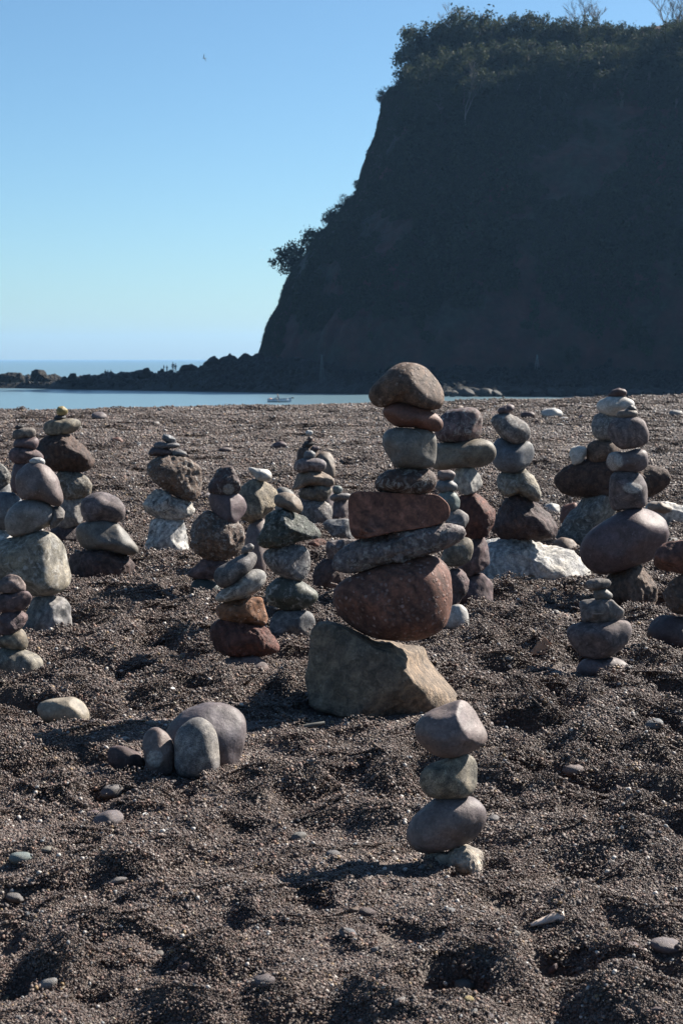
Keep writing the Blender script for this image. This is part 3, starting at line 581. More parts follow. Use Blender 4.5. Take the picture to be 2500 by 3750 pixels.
def make_beach():
    ys = np.concatenate([np.linspace(-12, 1.6, 10), 1.9 * (46 / 1.9) ** np.linspace(0, 1, 860), np.linspace(48, 110, 26)])
    u = np.concatenate([-np.geomspace(30, 1.06, 16), np.linspace(-1, 1, 560), np.geomspace(1.06, 30, 16)])
    wd = .36 * np.maximum(ys, 1.6) + .6
    X = u[None, :] * wd[:, None]; Y = np.repeat(ys[:, None], len(u), 1)
    Z = beach_h(X, Y); Z = np.maximum(Z, -8)
    f = grid_faces(len(ys), len(u))
    return mesh_np('beach', np.stack([X, Y, Z], -1).reshape(-1, 3), f)
t = NT('beach_grit'); co = t.coord(False)
b1 = t.ramp(t.noise(co, 1.6, 4), .3, .7, (.045, .034, .029, 1), (.072, .054, .045, 1))
b2 = t.ramp(t.noise(co, 190, 3, .75), .32, .68, (.35, .34, .34, 1), (1.7, 1.66, 1.62, 1))
bc = t.mix(1.0, b1, b2, 'MULTIPLY')
vo = t.n('ShaderNodeTexVoronoi'); vo.inputs['Scale'].default_value = 120; t.l(co, vo.inputs['Vector'])
bc = t.mix(1.0, bc, t.ramp(t.noise(co, 26, 3, .7), .3, .7, (.7, .7, .72, 1), (1.3, 1.27, 1.22, 1)), 'MULTIPLY')
t.l(bc, t.b.inputs['Base Color']); t.b.inputs['Roughness'].default_value = .75
hh = t.mix(.5, vo.outputs['Distance'], t.noise(co, 45, 5, .75)); t.bump(hh, 1.0, .012)
BEACH = tag(link('beach', make_beach(), t.m), kind='structure')

# loose grit lying on it: small clutches of grains, laid over the beach
GP = [(.17, .128, .115), (.195, .138, .118), (.145, .112, .104), (.21, .182, .17), (.115, .094, .09), (.245, .20, .172), (.185, .12, .104), (.09, .078, .08), (.215, .172, .152), (.168, .146, .145)]
GPR = [(.42, .40, .37), (.60, .59, .57), (.28, .20, .11), (.27, .29, .31), (.05, .05, .055), (.26, .16, .12), (.24, .26, .28), (.40, .37, .30)]
def grain_patch(seed, n=300):
    rg = random.Random(seed); V, F, Cc = [], [], []; k = 0; iv, jf = ico(1)
    for i in range(n):
        r = .055 * math.sqrt(rg.random()); a = rg.uniform(0, 6.283)
        s = min(.0075, .0009 + .0011 * rg.random() + rg.expovariate(1 / .0004) + (rg.random() < .035) * rg.uniform(.0012, .0042))
        M = Euler((rg.uniform(-.6, .6), rg.uniform(-.6, .6), rg.uniform(0, 6.28))).to_matrix()
        M = np.array(M) * np.array([s * rg.uniform(.9, 1.3), s * rg.uniform(.75, 1.1), s * rg.uniform(.5, .9)])[None, :]
        v = iv * np.array([[rg.uniform(.82, 1.15)] for _ in iv]); v = v @ M.T + np.array([r * math.cos(a), r * math.sin(a), s * rg.uniform(-.1, .45)])
        V.append(v); F.append(jf + k); k += len(v)
        c = rg.choice(GPR) if rg.random() < (.13 if s > .0036 else .055) else rg.choice(GP); b = rg.uniform(.42, .68); Cc += [(c[0] * b * 1.04, c[1] * b * .975, c[2] * b * .935, 1)] * len(v)
    me = mesh_np('grit_clutch', np.concatenate(V), np.concatenate(F))
    at_ = me.color_attributes.new('tint', 'FLOAT_COLOR', 'POINT'); at_.data.foreach_set('color', np.array(Cc, np.float32).ravel()); return me
t = NT('grit'); a = t.n('ShaderNodeVertexColor'); a.layer_name = 'tint'; t.l(a.outputs[0], t.b.inputs['Base Color']); t.b.inputs['Roughness'].default_value = .6; t.b.inputs['Specular IOR Level'].default_value = .35
GRIT = t.m
def scatter_object(name, pts, rots, scl, pid, protos, mat):
    coll = bpy.data.collections.new(name + '_sources')
    for i, me in enumerate(protos):
        if not me.materials: me.materials.append(mat)
        coll.objects.link(bpy.data.objects.new('%s_source_%02d' % (name, i), me))
    me = bpy.data.meshes.new(name); me.vertices.add(len(pts)); me.vertices.foreach_set('co', np.asarray(pts, np.float32).ravel())
    for nm, ty, arr, key in (('rot', 'FLOAT_VECTOR', rots, 'vector'), ('scl', 'FLOAT', scl, 'value'), ('pid', 'INT', pid, 'value')):
        at_ = me.attributes.new(nm, ty, 'POINT'); at_.data.foreach_set(key, np.asarray(arr, np.int32 if ty == 'INT' else np.float32).ravel())
    o = link(name, me)
    ng = bpy.data.node_groups.new(name + '_scatter', 'GeometryNodeTree')
    ng.interface.new_socket('Geometry', in_out='INPUT', socket_type='NodeSocketGeometry'); ng.interface.new_socket('Geometry', in_out='OUTPUT', socket_type='NodeSocketGeometry')
    N = ng.nodes.new; gi = N('NodeGroupInput'); go = N('NodeGroupOutput'); iop = N('GeometryNodeInstanceOnPoints'); ci = N('GeometryNodeCollectionInfo')
    ci.inputs['Collection'].default_value = coll; ci.inputs['Separate Children'].default_value = True; ci.inputs['Reset Children'].default_value = True
    def na(nm, ty):
        x = N('GeometryNodeInputNamedAttribute'); x.data_type = ty; x.inputs[0].default_value = nm; return x.outputs[0]
    e2r = N('FunctionNodeEulerToRotation'); L = ng.links.new
    L(na('rot', 'FLOAT_VECTOR'), e2r.inputs[0]); L(e2r.outputs[0], iop.inputs['Rotation']); L(na('scl', 'FLOAT'), iop.inputs['Scale'])
    L(na('pid', 'INT'), iop.inputs['Instance Index']); iop.inputs['Pick Instance'].default_value = True
    L(gi.outputs[0], iop.inputs['Points']); L(ci.outputs[0], iop.inputs['Instance']); L(iop.outputs[0], go.inputs[0])
    m = o.modifiers.new('scatter', 'NODES'); m.node_group = ng
    return o
def euler_on(nx, ny, nz, yaw):
    ex, ey, ez = np.zeros_like(nx), np.zeros_like(nx), np.zeros_like(nx)
    for i in range(len(nx)):
        q = Vector((0, 0, 1)).rotation_difference(Vector((nx[i], ny[i], nz[i]))); e = (q.to_matrix() @ Matrix.Rotation(yaw[i], 3, 'Z')).to_euler()
        ex[i], ey[i], ez[i] = e
    return np.stack([ex, ey, ez], 1)
def make_grit():
    n = 72000; rg = np.random.default_rng(11)
    y = 2.1 * (41.0 / 2.1) ** (rg.uniform(0, 1, n) ** .88); x = rg.uniform(-1, 1, n) * (.40 * y + .7)
    z = beach_h(x, y); e = .02
    s = (y / 3.9) ** .72
    nx = (beach_h(x - e * s, y) - beach_h(x + e * s, y)) / (2 * e * s); ny = (beach_h(x, y - e * s) - beach_h(x, y + e * s)) / (2 * e * s)
    rot = euler_on(nx, ny, np.ones(n), rg.uniform(0, 6.28, n))
    return scatter_object('beach_gravel', np.stack([x, y, z + .0005], 1), rot, s * rg.uniform(.85, 1.2, n), rg.integers(0, 10, n), [grain_patch(i) for i in range(10)], GRIT)
tag(make_grit(), 'dark coarse gravel covering the whole beach', 'gravel', kind='stuff')

# ------------------------------------------------------------------ sea
SEA = -4.85
me = mesh_np('sea', [(-5000, 60, SEA), (5000, 60, SEA), (5000, 7000, SEA), (-5000, 7000, SEA)], [[0, 1, 2, 3]], False)
t = NT('sea_water'); co = t.coord(False); mp = t.n('ShaderNodeMapping'); mp.inputs['Scale'].default_value = (.45, 1.0, 1.0); t.l(co, mp.inputs['Vector'])
t.b.inputs['Base Color'].default_value = (.085, .14, .17, 1); t.b.inputs['IOR'].default_value = 1.33
t.b.inputs['Roughness'].default_value = .32
hh = t.mix(.35, t.noise(mp.outputs[0], .9, 4, .6), t.noise(mp.outputs[0], .06, 3, .6))
sx = t.n('ShaderNodeSeparateXYZ'); t.l(co, sx.inputs[0]); mr = t.n('ShaderNodeMapRange'); mr.inputs[1].default_value = 320; mr.inputs[2].default_value = 700; mr.inputs[3].default_value = .12; mr.inputs[4].default_value = .5
t.l(sx.outputs[1], mr.inputs[0]); bp_ = t.bump(hh, .35, .6); t.l(mr.outputs[0], bp_.inputs['Strength'])      # sheltered bay calmer than the open sea
tag(link('sea', me, t.m), kind='structure')

# ------------------------------------------------------------------ rocky shore under the headland
XW = [-120, -66, -33, -7, 20, 120]; YWL = [345, 330, 302, 283, 258, 252]
RP = [(-400, 1375), (0, 1370), (100, 1366), (190, 1386), (250, 1376), (330, 1364), (430, 1357), (540, 1354), (560, 1357), (640, 1352), (700, 1354), (740, 1340), (790, 1328), (850, 1322), (960, 1300), (1400, 1310), (2600, 1330)]
RX = [at(p[0], p[1], 326)[0] for p in RP]; RZ = [at(p[0], p[1], 326)[2] for p in RP]
def shore_h(x, y, detail=True):
    x = np.asarray(x, float); y = np.asarray(y, float)
    e = y - np.interp(x, XW, YWL) - 5
    zr = np.interp(x, RX, RZ) - .85; right = sstep(x, -10, 8)
    z = -7.5 + sstep(e, -5, 2.5) * 4.2
    up = sstep(e, 3, 17) * (1 - right) + sstep(e, 4, 48) * right
    z = z + up * (zr + 3.3)
    z = z - sstep(e, 24, 34) * 8 * (1 - sstep(x, -22, -12))
    if detail:
        P = np.stack([x.ravel(), y.ravel(), np.zeros(x.size)], 1)
        n = fbm(P * .22, 4, 21, .55) * 1.0 + np.abs(noise(P * .55, 23)) * 1.1 - .45
        st = np.round(n / .35) * .35
        z = z + (n * .5 + st * .5).reshape(x.shape) * sstep(e, -3, 3) * (.55 + .5 * right)
    return z
xs = np.linspace(-110, 110, 420); yy_ = np.linspace(240, 372, 240)
X, Y = np.meshgrid(xs, yy_)
SHORE_ROCK = (lambda t: t)(NT('shore_rock')); t = SHORE_ROCK; co = t.coord(False)
sz = t.n('ShaderNodeSeparateXYZ'); gp = t.n('ShaderNodeNewGeometry'); t.l(gp.outputs['Position'], sz.inputs[0]); zn = t.n('ShaderNodeMath', operation='MULTIPLY_ADD'); t.l(t.noise(co, .25, 4), zn.inputs[0]); zn.inputs[1].default_value = 2.2; t.l(sz.outputs[2], zn.inputs[2])
wet = t.ramp(t.noise(co, .5, 6, .65), .3, .7, (.008, .008, .008, 1), (.026, .024, .02, 1)); dry = t.ramp(t.noise(co, .7, 6, .7), .3, .7, (.008, .008, .0075, 1), (.024, .021, .018, 1))
zr_ = t.n('ShaderNodeMapRange'); zr_.inputs[1].default_value = -2.6; zr_.inputs[2].default_value = -1.2; t.l(zn.outputs[0], zr_.inputs[0])
t.l(t.mix(zr_.outputs[0], wet, dry), t.b.inputs['Base Color'])      # weed-dark up to the tide line, dry rock above; t.b.inputs['Roughness'].default_value = .8
t.b.inputs['Specular IOR Level'].default_value = .12; t.bump(t.noise(co, 1.6, 6, .7), 1.0, .5); SHORE_M = t.m
tag(link('rocky_shore', mesh_np('rocky_shore', np.stack([X, Y, shore_h(X, Y)], -1).reshape(-1, 3), grid_faces(240, 420), False), SHORE_M), kind='structure')

# ------------------------------------------------------------------ the headland
SIL = [(938, 1345), (952, 1288), (962, 1255), (984, 1188), (1020, 1124), (1044, 1052), (1071, 996), (1116, 941), (1164, 869), (1212, 821), (1275, 757), (1304, 701), (1320, 638), (1347, 566), (1368, 510), (1395, 414), (1403, 351), (1451, 335), (1483, 287), (1507, 223), (1545, 165), (1640, 135)]
TIPY = lambda py: 350 + (1313 - py) / 1200 * 14
SP = [at(px, py, TIPY(py)) for px, py in SIL]
SZ = np.array([p[2] for p in SP]); SX = np.array([p[0] for p in SP])
ZTOP = SZ[-1]
def headland():
    nz, nu = 170, 420
    zz = np.linspace(-7, ZTOP, nz); u = np.linspace(-1, 1, nu); u = np.sign(u) * np.abs(u) ** 1.35
    Z, U = np.meshgrid(zz, u, indexing='ij'); T = np.abs(U)
    xl = np.interp(Z, SZ, SX); k = np.clip(Z / ZTOP, 0, 1)
    tipy = 350 + k * 14
    rise = np.interp(Z, [-7, 0, ZTOP * .55, ZTOP * .8, ZTOP], [-14, -10, -4, 6, 34])
    X = xl + 260 * T ** 1.9 * (1 - .05 * k)
    Y = np.where(U < 0, tipy - 46 * np.tanh(T * 3.8) + rise * np.tanh(T * 5), tipy + 95 * np.tanh(T * 2))
    Y = Y - np.where(U < 0, np.clip(X - 62, 0, None) * .75, 0)  # out-of-view right flank bent forward, shaped so that it shades the shore
    P = np.stack([X, Y, Z], -1).reshape(-1, 3)
    n = fbm(P * np.array([.045, .045, .03]), 3, 31) * 2.6 + fbm(P * np.array([.16, .16, .09]), 3, 35) * 1.3 + (np.abs(noise(P * .45, 37)) - .3) * .8
    edge = .18 + .82 * sstep(T.ravel(), .03, .22)
    P[:, 1] -= n * edge * np.where(U.ravel() < 0, 1, -1); P[:, 0] -= n * .35 * edge
    P[:, 0] += (noise(P * np.array([.5, .5, .30]), 39) * .5 + noise(P * np.array([.2, .2, .12]), 40) * .6) * (1 - sstep(T.ravel(), .0, .12))
    V = [P]; F = [grid_faces(nz, nu)]
    rim = P.reshape(nz, nu, 3)[-1]; cen = np.stack([np.maximum(rim[:, 0], SX[-1] + 8), np.full(nu, 400.0), np.full(nu, ZTOP + 4.0)], 1)
    rings = [rim * (1 - a) + cen * a for a in (.0, .25, .5, .75, 1)]
    base = len(P); V += [np.concatenate(rings)]; F += [grid_faces(5, nu) + base]
    return np.concatenate(V), np.concatenate(F)
hv, hf = headland()
t = NT('headland_earth'); co = t.coord(False)
veg = t.ramp(t.noise(co, .06, 5, .65), .40, .58)
rk = t.ramp(t.noise(co, .22, 5, .6), .3, .7, (.024, .011, .010, 1), (.085, .028, .024, 1)); gr = t.ramp(t.noise(co, .7, 4, .7), .3, .7, (.012, .015, .010, 1), (.036, .038, .025, 1))
t.l(t.mix(veg, rk, gr), t.b.inputs['Base Color']); t.b.inputs['Roughness'].default_value = .9
t.bump(t.noise(co, .55, 8, .75), 1.0, 1.5)
tag(link('headland', mesh_np('headland', hv, hf), t.m), kind='structure')

# ------------------------------------------------------------------ trees and scrub of the headland
def leaf_cloud(seed, clumps, per, size, squash=1.0, crad=.22, hollow=.35):
    rg = np.random.default_rng(seed); C = []
    while len(C) < clumps:
        p = rg.uniform(-1, 1, 3); r = np.linalg.norm(p)
        if r > 1 or r < hollow: continue
        lim = .78 + .42 * float(noise(np.array([p / max(r, .01) * 1.9 + seed]), seed)[0])
        if r < lim: C.append(p)
    C = np.array(C); n = clumps * per
    c = np.repeat(C, per, 0) + rg.normal(0, 1, (n, 3)) * crad * .5
    c[:, 2] *= squash
    a = rg.normal(0, 1, (n, 3)); a /= np.linalg.norm(a, axis=1)[:, None]
    b = np.cross(a, rg.normal(0, 1, (n, 3))); b /= np.linalg.norm(b, axis=1)[:, None]
    s = (size * rg.uniform(.6, 1.3, n))[:, None]
    v = np.stack([c - a * s, c + b * s * .55, c + a * s, c - b * s * .55], 1).reshape(-1, 3)
    return mesh_np('crown', v, np.arange(n * 4).reshape(-1, 4), False)
t = NT('evergreen_leaves'); co = t.coord(); oi = t.n('ShaderNodeObjectInfo')
cl = t.ramp(t.noise(co, 3.0, 3), .3, .7, (.016, .022, .015, 1), (.040, .046, .032, 1))
t.l(t.mix(1.0, cl, t.ramp(oi.outputs['Random'], 0, 1, (.75, .8, .75, 1), (1.25, 1.15, 1.0, 1)), 'MULTIPLY'), t.b.inputs['Base Color']); t.b.inputs['Roughness'].default_value = .8; t.b.inputs['Specular IOR Level'].default_value = .15
tl = t.n('ShaderNodeBsdfTranslucent'); tl.inputs[0].default_value = (.06, .075, .03, 1); ms = t.n('ShaderNodeMixShader'); ms.inputs[0].default_value = .16; t.l(t.b.outputs[0], ms.inputs[1]); t.l(tl.outputs[0], ms.inputs[2]); t.l(ms.outputs[0], t.out.inputs['Surface'])
LEAF = t.m
BARK = simple('bark', (.075, .062, .05), .9); PALEBARK = simple('pale_bark', (.10, .09, .078), .85)
CROWNS = [leaf_cloud(50 + i, 70, 62, .05, .92, .20) for i in range(5)]
SHRUBS = [leaf_cloud(80 + i, 55, 40, .075, .95, .26, .15) for i in range(3)]
def trunk_mesh(seed, h, r):
    rg = random.Random(seed); m = MB(); p = [Vector((0, 0, -1.2))]
    for k in range(5): p.append(p[-1] + Vector((rg.uniform(-.25, .25), rg.uniform(-.25, .25), (h + 1.2) / 5)))
    m.tube(p, [r * (1 - .13 * k) for k in range(6)], 7)
    for k in range(6):
        a = rg.uniform(0, 6.28); s = p[rg.choice((3, 4, 5))]; q = s + Vector((math.cos(a) * h * .22, math.sin(a) * h * .22, h * .28)); m.tube([s, (s + q) / 2 + Vector((0, 0, h * .03)), q], [r * .5, r * .35, r * .15], 5)
    return m.mesh('trunk')
TRUNKS = [trunk_mesh(i, 4.5, .28) for i in range(3)]
_fr = hv[:170 * 420].reshape(170, 420, 3)[:, :215].reshape(-1, 3); _fpx = CX + _fr[:, 0] / _fr[:, 1] * FPX; _fpy = HORIZ - (_fr[:, 2] - CAMZ) / _fr[:, 1] * FPX
def slope_y(px, py):
    k = np.argsort((_fpx - px) ** 2 + (_fpy - py) ** 2)[:6]; return float(_fr[k, 1].min())
def leafy(name, px, top, wpx, hpx, Y, label, group, i, shrub=False, cat='tree'):
    if not shrub: Y = slope_y(px, top + hpx * .85) - .5
    c = at(px, top + hpx / 2, Y); s = Y / FPX
    root = link(name, None); root.location = (c[0], Y, c[2] - hpx * s / 2 - (0 if shrub else 1.6))
    tag(root, label, cat, group)
    me = (SHRUBS if shrub else CROWNS)[i % (3 if shrub else 5)]
    cr = link('crown', me, LEAF, root); cr.location = (0, 0, hpx * s / 2 + (0 if shrub else 1.6)); cr.rotation_euler = (0, 0, i * 1.7)
    cr.scale = (wpx * s / 2 * 1.3, wpx * s / 2 * 1.3, hpx * s / 2 * 1.15)
    tk = link('trunk' if not shrub else 'stem', TRUNKS[i % 3], BARK, root); k = (hpx * s * .62 + (0 if shrub else 1.6)) / 4.5; tk.scale = (k, k, k)
    return root
ORD = ['first', 'second', 'third', 'fourth', 'fifth', 'sixth', 'seventh', 'eighth', 'ninth', 'tenth', 'eleventh', 'twelfth', 'thirteenth', 'fourteenth', 'fifteenth', 'sixteenth']
rg = random.Random(5)
SKYL = [(1522, 108, 165, 180), (1595, 76, 165, 170), (1668, 50, 165, 180), (1745, 24, 195, 210), (1840, 62, 105, 130), (1905, 48, 120, 150), (1975, 50, 130, 150), (2045, 62, 110, 140), (2115, 60, 110, 150), (2180, 78, 120, 150), (2250, 80, 130, 150), (2320, 98, 130, 150), (2395, 110, 120, 150), (2465, 62, 130, 200), (2545, 45, 130, 220)]
for i, (px, top, wp, hp) in enumerate(SKYL):
    leafy('evergreen_tree', px, top, wp, hp, 366 + (i % 3) * 2, 'dark evergreen tree on the headland skyline, %s from the left' % ORD[i], 'evergreen trees along the headland top', i)
MID = [(px + rg.uniform(-18, 18), top, rg.uniform(120, 165), rg.uniform(130, 180)) for px, top in [(1560, 200), (1650, 170), (1740, 165), (1830, 150), (1925, 140), (2020, 150), (2115, 160), (2210, 150), (2305, 165), (2400, 170), (2490, 175)]]
for i, (px, top, wp, hp) in enumerate(MID):
    leafy('evergreen_tree', px, top, wp, hp, 358, 'evergreen tree in the row just below the skyline trees, %s from the left' % ORD[i], 'evergreen trees on the upper headland slope', i + 2)
LOW = [(px + rg.uniform(-15, 15), top, rg.uniform(105, 150), rg.uniform(115, 165)) for px, top in [(1600, 290), (1700, 270), (1800, 250), (1900, 250), (1985, 230), (2080, 250), (2180, 240), (2280, 235), (2375, 255), (2470, 260)]]
for i, (px, top, wp, hp) in enumerate(LOW):
    leafy('evergreen_tree', px, top, wp, hp, 351, 'evergreen tree low on the wooded slope, %s from the left of the bottom row' % ORD[i], 'evergreen trees on the upper headland slope', i + 1)
for i, (px, top, wp, hp, lab) in enumerate([(1078, 890, 130, 118, 'round leafy bush sticking out lowest on the headland\'s left edge'), (1158, 826, 110, 105, 'leafy bush just above the lowest one on the headland\'s left edge'),
        (1236, 746, 95, 90, 'ragged shrub halfway up the headland\'s left edge'), (1280, 715, 60, 70, 'small shrub above the ragged one halfway up the left edge'), (1308, 655, 26, 34, 'tiny tuft high on the headland\'s left edge below the flat shoulder'), (1397, 332, 38, 48, 'small bush on the tip of the headland\'s flat shoulder'),
        (1450, 312, 80, 48, 'low bush on the headland\'s flat shoulder'), (1498, 232, 95, 100, 'bush at the left foot of the skyline trees'), (1535, 185, 90, 120, 'leafy shrub hanging over the left end of the wooded slope'), (985, 1178, 16, 16, 'tiny bush low on the headland\'s left edge')]):
    py = top + hp / 2; leafy('cliff_bush', px, top, wp, hp, 350 + (1313 - py) / 1200 * 14, lab, 'bushes along the headland\'s left edge', i, True, 'bush')
def bare_tree(seed, depth=6):
    rg = random.Random(seed); m = MB(); 
    def br(p, d, L, r, k):
        q = p + d * L * .5 + Vector((rg.uniform(-.06, .06), rg.uniform(-.06, .06), .02)) * L; e = p + d * L; m.tube([p, q, e], [r, r * .85, r * .7], 5 if k > 2 else 4)
        if k <= 0: return
        for j in range(rg.choice((2, 3, 3))):
            v = (d + Vector((rg.uniform(-.75, .75), rg.uniform(-.75, .75), rg.uniform(-.05, .5)))).normalized(); br(e if j else q, v, L * rg.uniform(.62, .8), r * .66, k - 1)
    br(Vector((0, 0, -.3)), Vector((0, 0, 1)), .34, .017, depth)
    me = m.mesh('branches'); co = np.array([v.co[:] for v in me.vertices]); k = 1.0 / co[:, 2].max()
    for v in me.vertices: v.co *= k
    return me
for i, (px, top, bot, Y, seed, lab, kx) in enumerate([(2110, -10, 150, 372, 3, 'leafless tree rising above the middle of the headland skyline', 1.1), (2190, 20, 150, 372, 4, 'smaller leafless tree right of the leafless one in mid-skyline', 1.0), (2430, -30, 160, 372, 5, 'leafless tree at the right end of the headland skyline', 1.0), (2500, -50, 160, 374, 6, 'leafless tree cut by the right picture edge on the skyline', 1.0),
        (1650, 20, 130, 370, 7, 'thin-leaved bare tree at the left of the headland skyline', 1.0), (1704, 215, 400, 347, 8, 'pale-trunked bare tree standing on the headland face', .6), (1190, 785, 850, 355, 9, 'wispy bare sapling above the leafy bushes of the left edge', 1.0), (1268, 700, 775, 356, 12, 'thin twigs over the ragged shrub halfway up the left edge', 1.0)]):
    if seed < 9: Y = slope_y(px, bot) - (4 if seed == 8 else 0)
    a = at(px, bot, Y); s = Y / FPX; h = (bot - top) * s
    o = link('bare_tree', None); o.location = a; tag(o, lab, 'tree', 'leafless trees on the headland')
    b = link('branches', bare_tree(seed), PALEBARK if seed in (8, 3, 7) else BARK, o); b.scale = (h * kx, h * kx, h); b.rotation_euler = (0, 0, seed)
# scrub and ivy clothing the face
def make_scrub():
    rg = np.random.default_rng(3); v = hv[:170 * 420].reshape(170, 420, 3); i = rg.integers(6, 169, 30000); j = rg.integers(60, 196, 30000); P = v[i, j]
    m = noise(P * np.array([.05, .05, .045]), 61) + .6 * noise(P * .18, 62) + .3 * noise(P * .5, 63) + np.interp(P[:, 2], [0, 12, 40, 75], [-.5, -.05, .1, .45])
    pxx = CX + P[:, 0] / P[:, 1] * FPX; pyy = HORIZ - (P[:, 2] - CAMZ) / P[:, 1] * FPX
    m -= .7 * np.exp(-(((pxx - 2080) / 230) ** 2 + ((pyy - 610) / 75) ** 2)) + .55 * np.exp(-(((pxx - 1900) / 300) ** 2 + ((pyy - 1120) / 110) ** 2))
    m = m + .35 * (j > 165); k_ = m > -.22; P = P[k_]; j = j[k_]; n = len(P)
    return scatter_object('cliff_scrub', P + np.array([0, -.3, 0]), rg.uniform(0, 6.28, (n, 3)), rg.uniform(.3, 1.0, n) * np.where(rg.random(n) < .06, 2.2, 1) * np.where(j > 165, .0, 1) + np.where(j > 165, rg.uniform(.15, .45, n), 0), rg.integers(0, 4, n), [leaf_cloud(120 + q, 14, 9, .22, .8, .4, .1) for q in range(4)], LEAF)
tag(make_scrub(), 'dark scrub and ivy clothing the headland face', 'scrub', kind='stuff')

# ------------------------------------------------------------------ build the balanced stones
_g, _Y = None, None
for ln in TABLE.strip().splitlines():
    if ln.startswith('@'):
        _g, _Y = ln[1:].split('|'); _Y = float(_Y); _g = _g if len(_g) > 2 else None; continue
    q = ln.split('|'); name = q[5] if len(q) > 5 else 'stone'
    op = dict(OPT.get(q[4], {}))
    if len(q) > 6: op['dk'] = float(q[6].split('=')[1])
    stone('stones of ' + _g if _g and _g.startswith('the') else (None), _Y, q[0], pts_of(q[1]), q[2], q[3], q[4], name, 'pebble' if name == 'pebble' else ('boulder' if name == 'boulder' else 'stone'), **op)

# ------------------------------------------------------------------ shore rocks, people, boat, beacons, gulls
CR['Z'] = (0, 0, 1.0); PAL['shore'] = (.06, .054, .048)
for pts, lab in [('108,1396 116,1360 135,1352 160,1355 182,1382 186,1400', 'largest humped rock at the left of the rocky spit'), ('-10,1400 0,1370 30,1366 78,1365 92,1400', 'broad flat rock at the left picture edge on the spit'), ('236,1400 260,1368 279,1366 286,1400', 'dark rock behind the figure in red'),
        ('288,1408 300,1376 330,1369 350,1408', 'dark rock behind the figure in pale blue'), ('408,1405 424,1372 445,1361 466,1370 480,1405', 'rounded dark rock right of the two figures in shade'), ('484,1395 490,1360 545,1347 557,1372 560,1395', 'long flat-topped rock under the middle of the spit\'s crest'),
        ('652,1362 668,1338 700,1333 722,1344 742,1362', 'low rock right of the standing couple'), ('730,1350 748,1328 768,1310 780,1303 806,1322 834,1350', 'pointed rock on the crest near the headland'), ('786,1350 806,1312 832,1304 842,1297 876,1316 902,1350', 'tall blunt rock on the crest near the headland'), ('852,1350 872,1314 890,1294 902,1293 930,1310 952,1350', 'rock with a sharp top close to the headland foot'), ('900,1350 920,1308 936,1298 956,1292 995,1350', 'last rock of the crest touching the headland')]:
    o = stone('rocks along the rocky spit', 322, 'Z', pts_of(pts), 'shore', 'ar', lab, 'shore_rock', 'rock', sub=4, dk=.8, lumps=.14); o.data.materials.clear(); o.data.materials.append(SHORE_M)
rg = random.Random(9); base_rocks = []
for i in range(8):
    v, f = ico(3); v = v.copy(); k = np.array([1.25, 1.0, .95])
    for q in range(9):
        n = Vector((rg.uniform(-1, 1), rg.uniform(-1, 1), rg.uniform(-.6, 1))).normalized(); n = np.array(n); v -= np.outer(np.clip(v @ n - rg.uniform(.6, .85), 0, None), n) * .95
    v *= k; v += v * (fbm(v * 2 + i * 5, 3, 70 + i) * .10)[:, None]; base_rocks.append(mesh_np('shore_rock', v, f, False))
# rubble strewn over the shore
def make_rubble():
    rr = np.random.default_rng(17); n = 5200; x = rr.uniform(-75, 75, n); e = rr.uniform(3.5, 24, n) * (1 + 1.2 * (x > -8)); y = np.interp(x, XW, YWL) + 5 + e - 3
    z = shore_h(x, y); s = .2 + .5 * rr.random(n) ** 3; pr = [m.copy() for m in base_rocks]
    for m in pr: m.materials.clear(); m.materials.append(SHORE_M)
    return scatter_object('shore_rubble', np.stack([x, y, z + s * .1], 1), rr.uniform(0, 6.28, (n, 3)), s, rr.integers(0, 8, n), pr, SHORE_M)
tag(make_rubble(), 'dark broken rubble strewn over the rocky shore', 'rubble', kind='stuff')
LOWROCK = simple('low_shore_rock', (.02, .019, .018), .8, .4, .8)
def NTH(n):
    a = ['', 'first', 'second', 'third', 'fourth', 'fifth', 'sixth', 'seventh', 'eighth', 'ninth', 'tenth', 'eleventh', 'twelfth', 'thirteenth', 'fourteenth', 'fifteenth', 'sixteenth', 'seventeenth', 'eighteenth', 'nineteenth', 'twentieth']
    if n <= 20: return a[n]
    if n % 10 == 0: return {30: 'thirtieth', 40: 'fortieth'}[n]
    return {2: 'twenty', 3: 'thirty', 4: 'forty'}[n // 10] + '-' + a[n % 10]
x = 1600; i = 0
while x < 2530:
    p = at(x, 1452, 262 + rg.uniform(-2, 3)); hgt = rg.uniform(15, 22) * 262 / FPX; me = base_rocks[i % 8]
    if not me.materials: me.materials.append(LOWROCK)
    o = bpy.data.objects.new('shore_rock', me); COL.objects.link(o); o.location = (p[0], p[1], -4.85 + hgt * .75); s = rg.uniform(.75, 1.0)
    o.scale = (hgt * s * 1.45, hgt, hgt * rg.uniform(.75, 1.0)); o.rotation_euler = (rg.uniform(-.2, .2), rg.uniform(-.2, .2), rg.uniform(0, 6.28))
    tag(o, '%s rock from the left in the low row along the shore' % NTH(i + 1), 'rock', 'low row of rocks at the water\'s edge'); x += rg.uniform(20, 31); i += 1

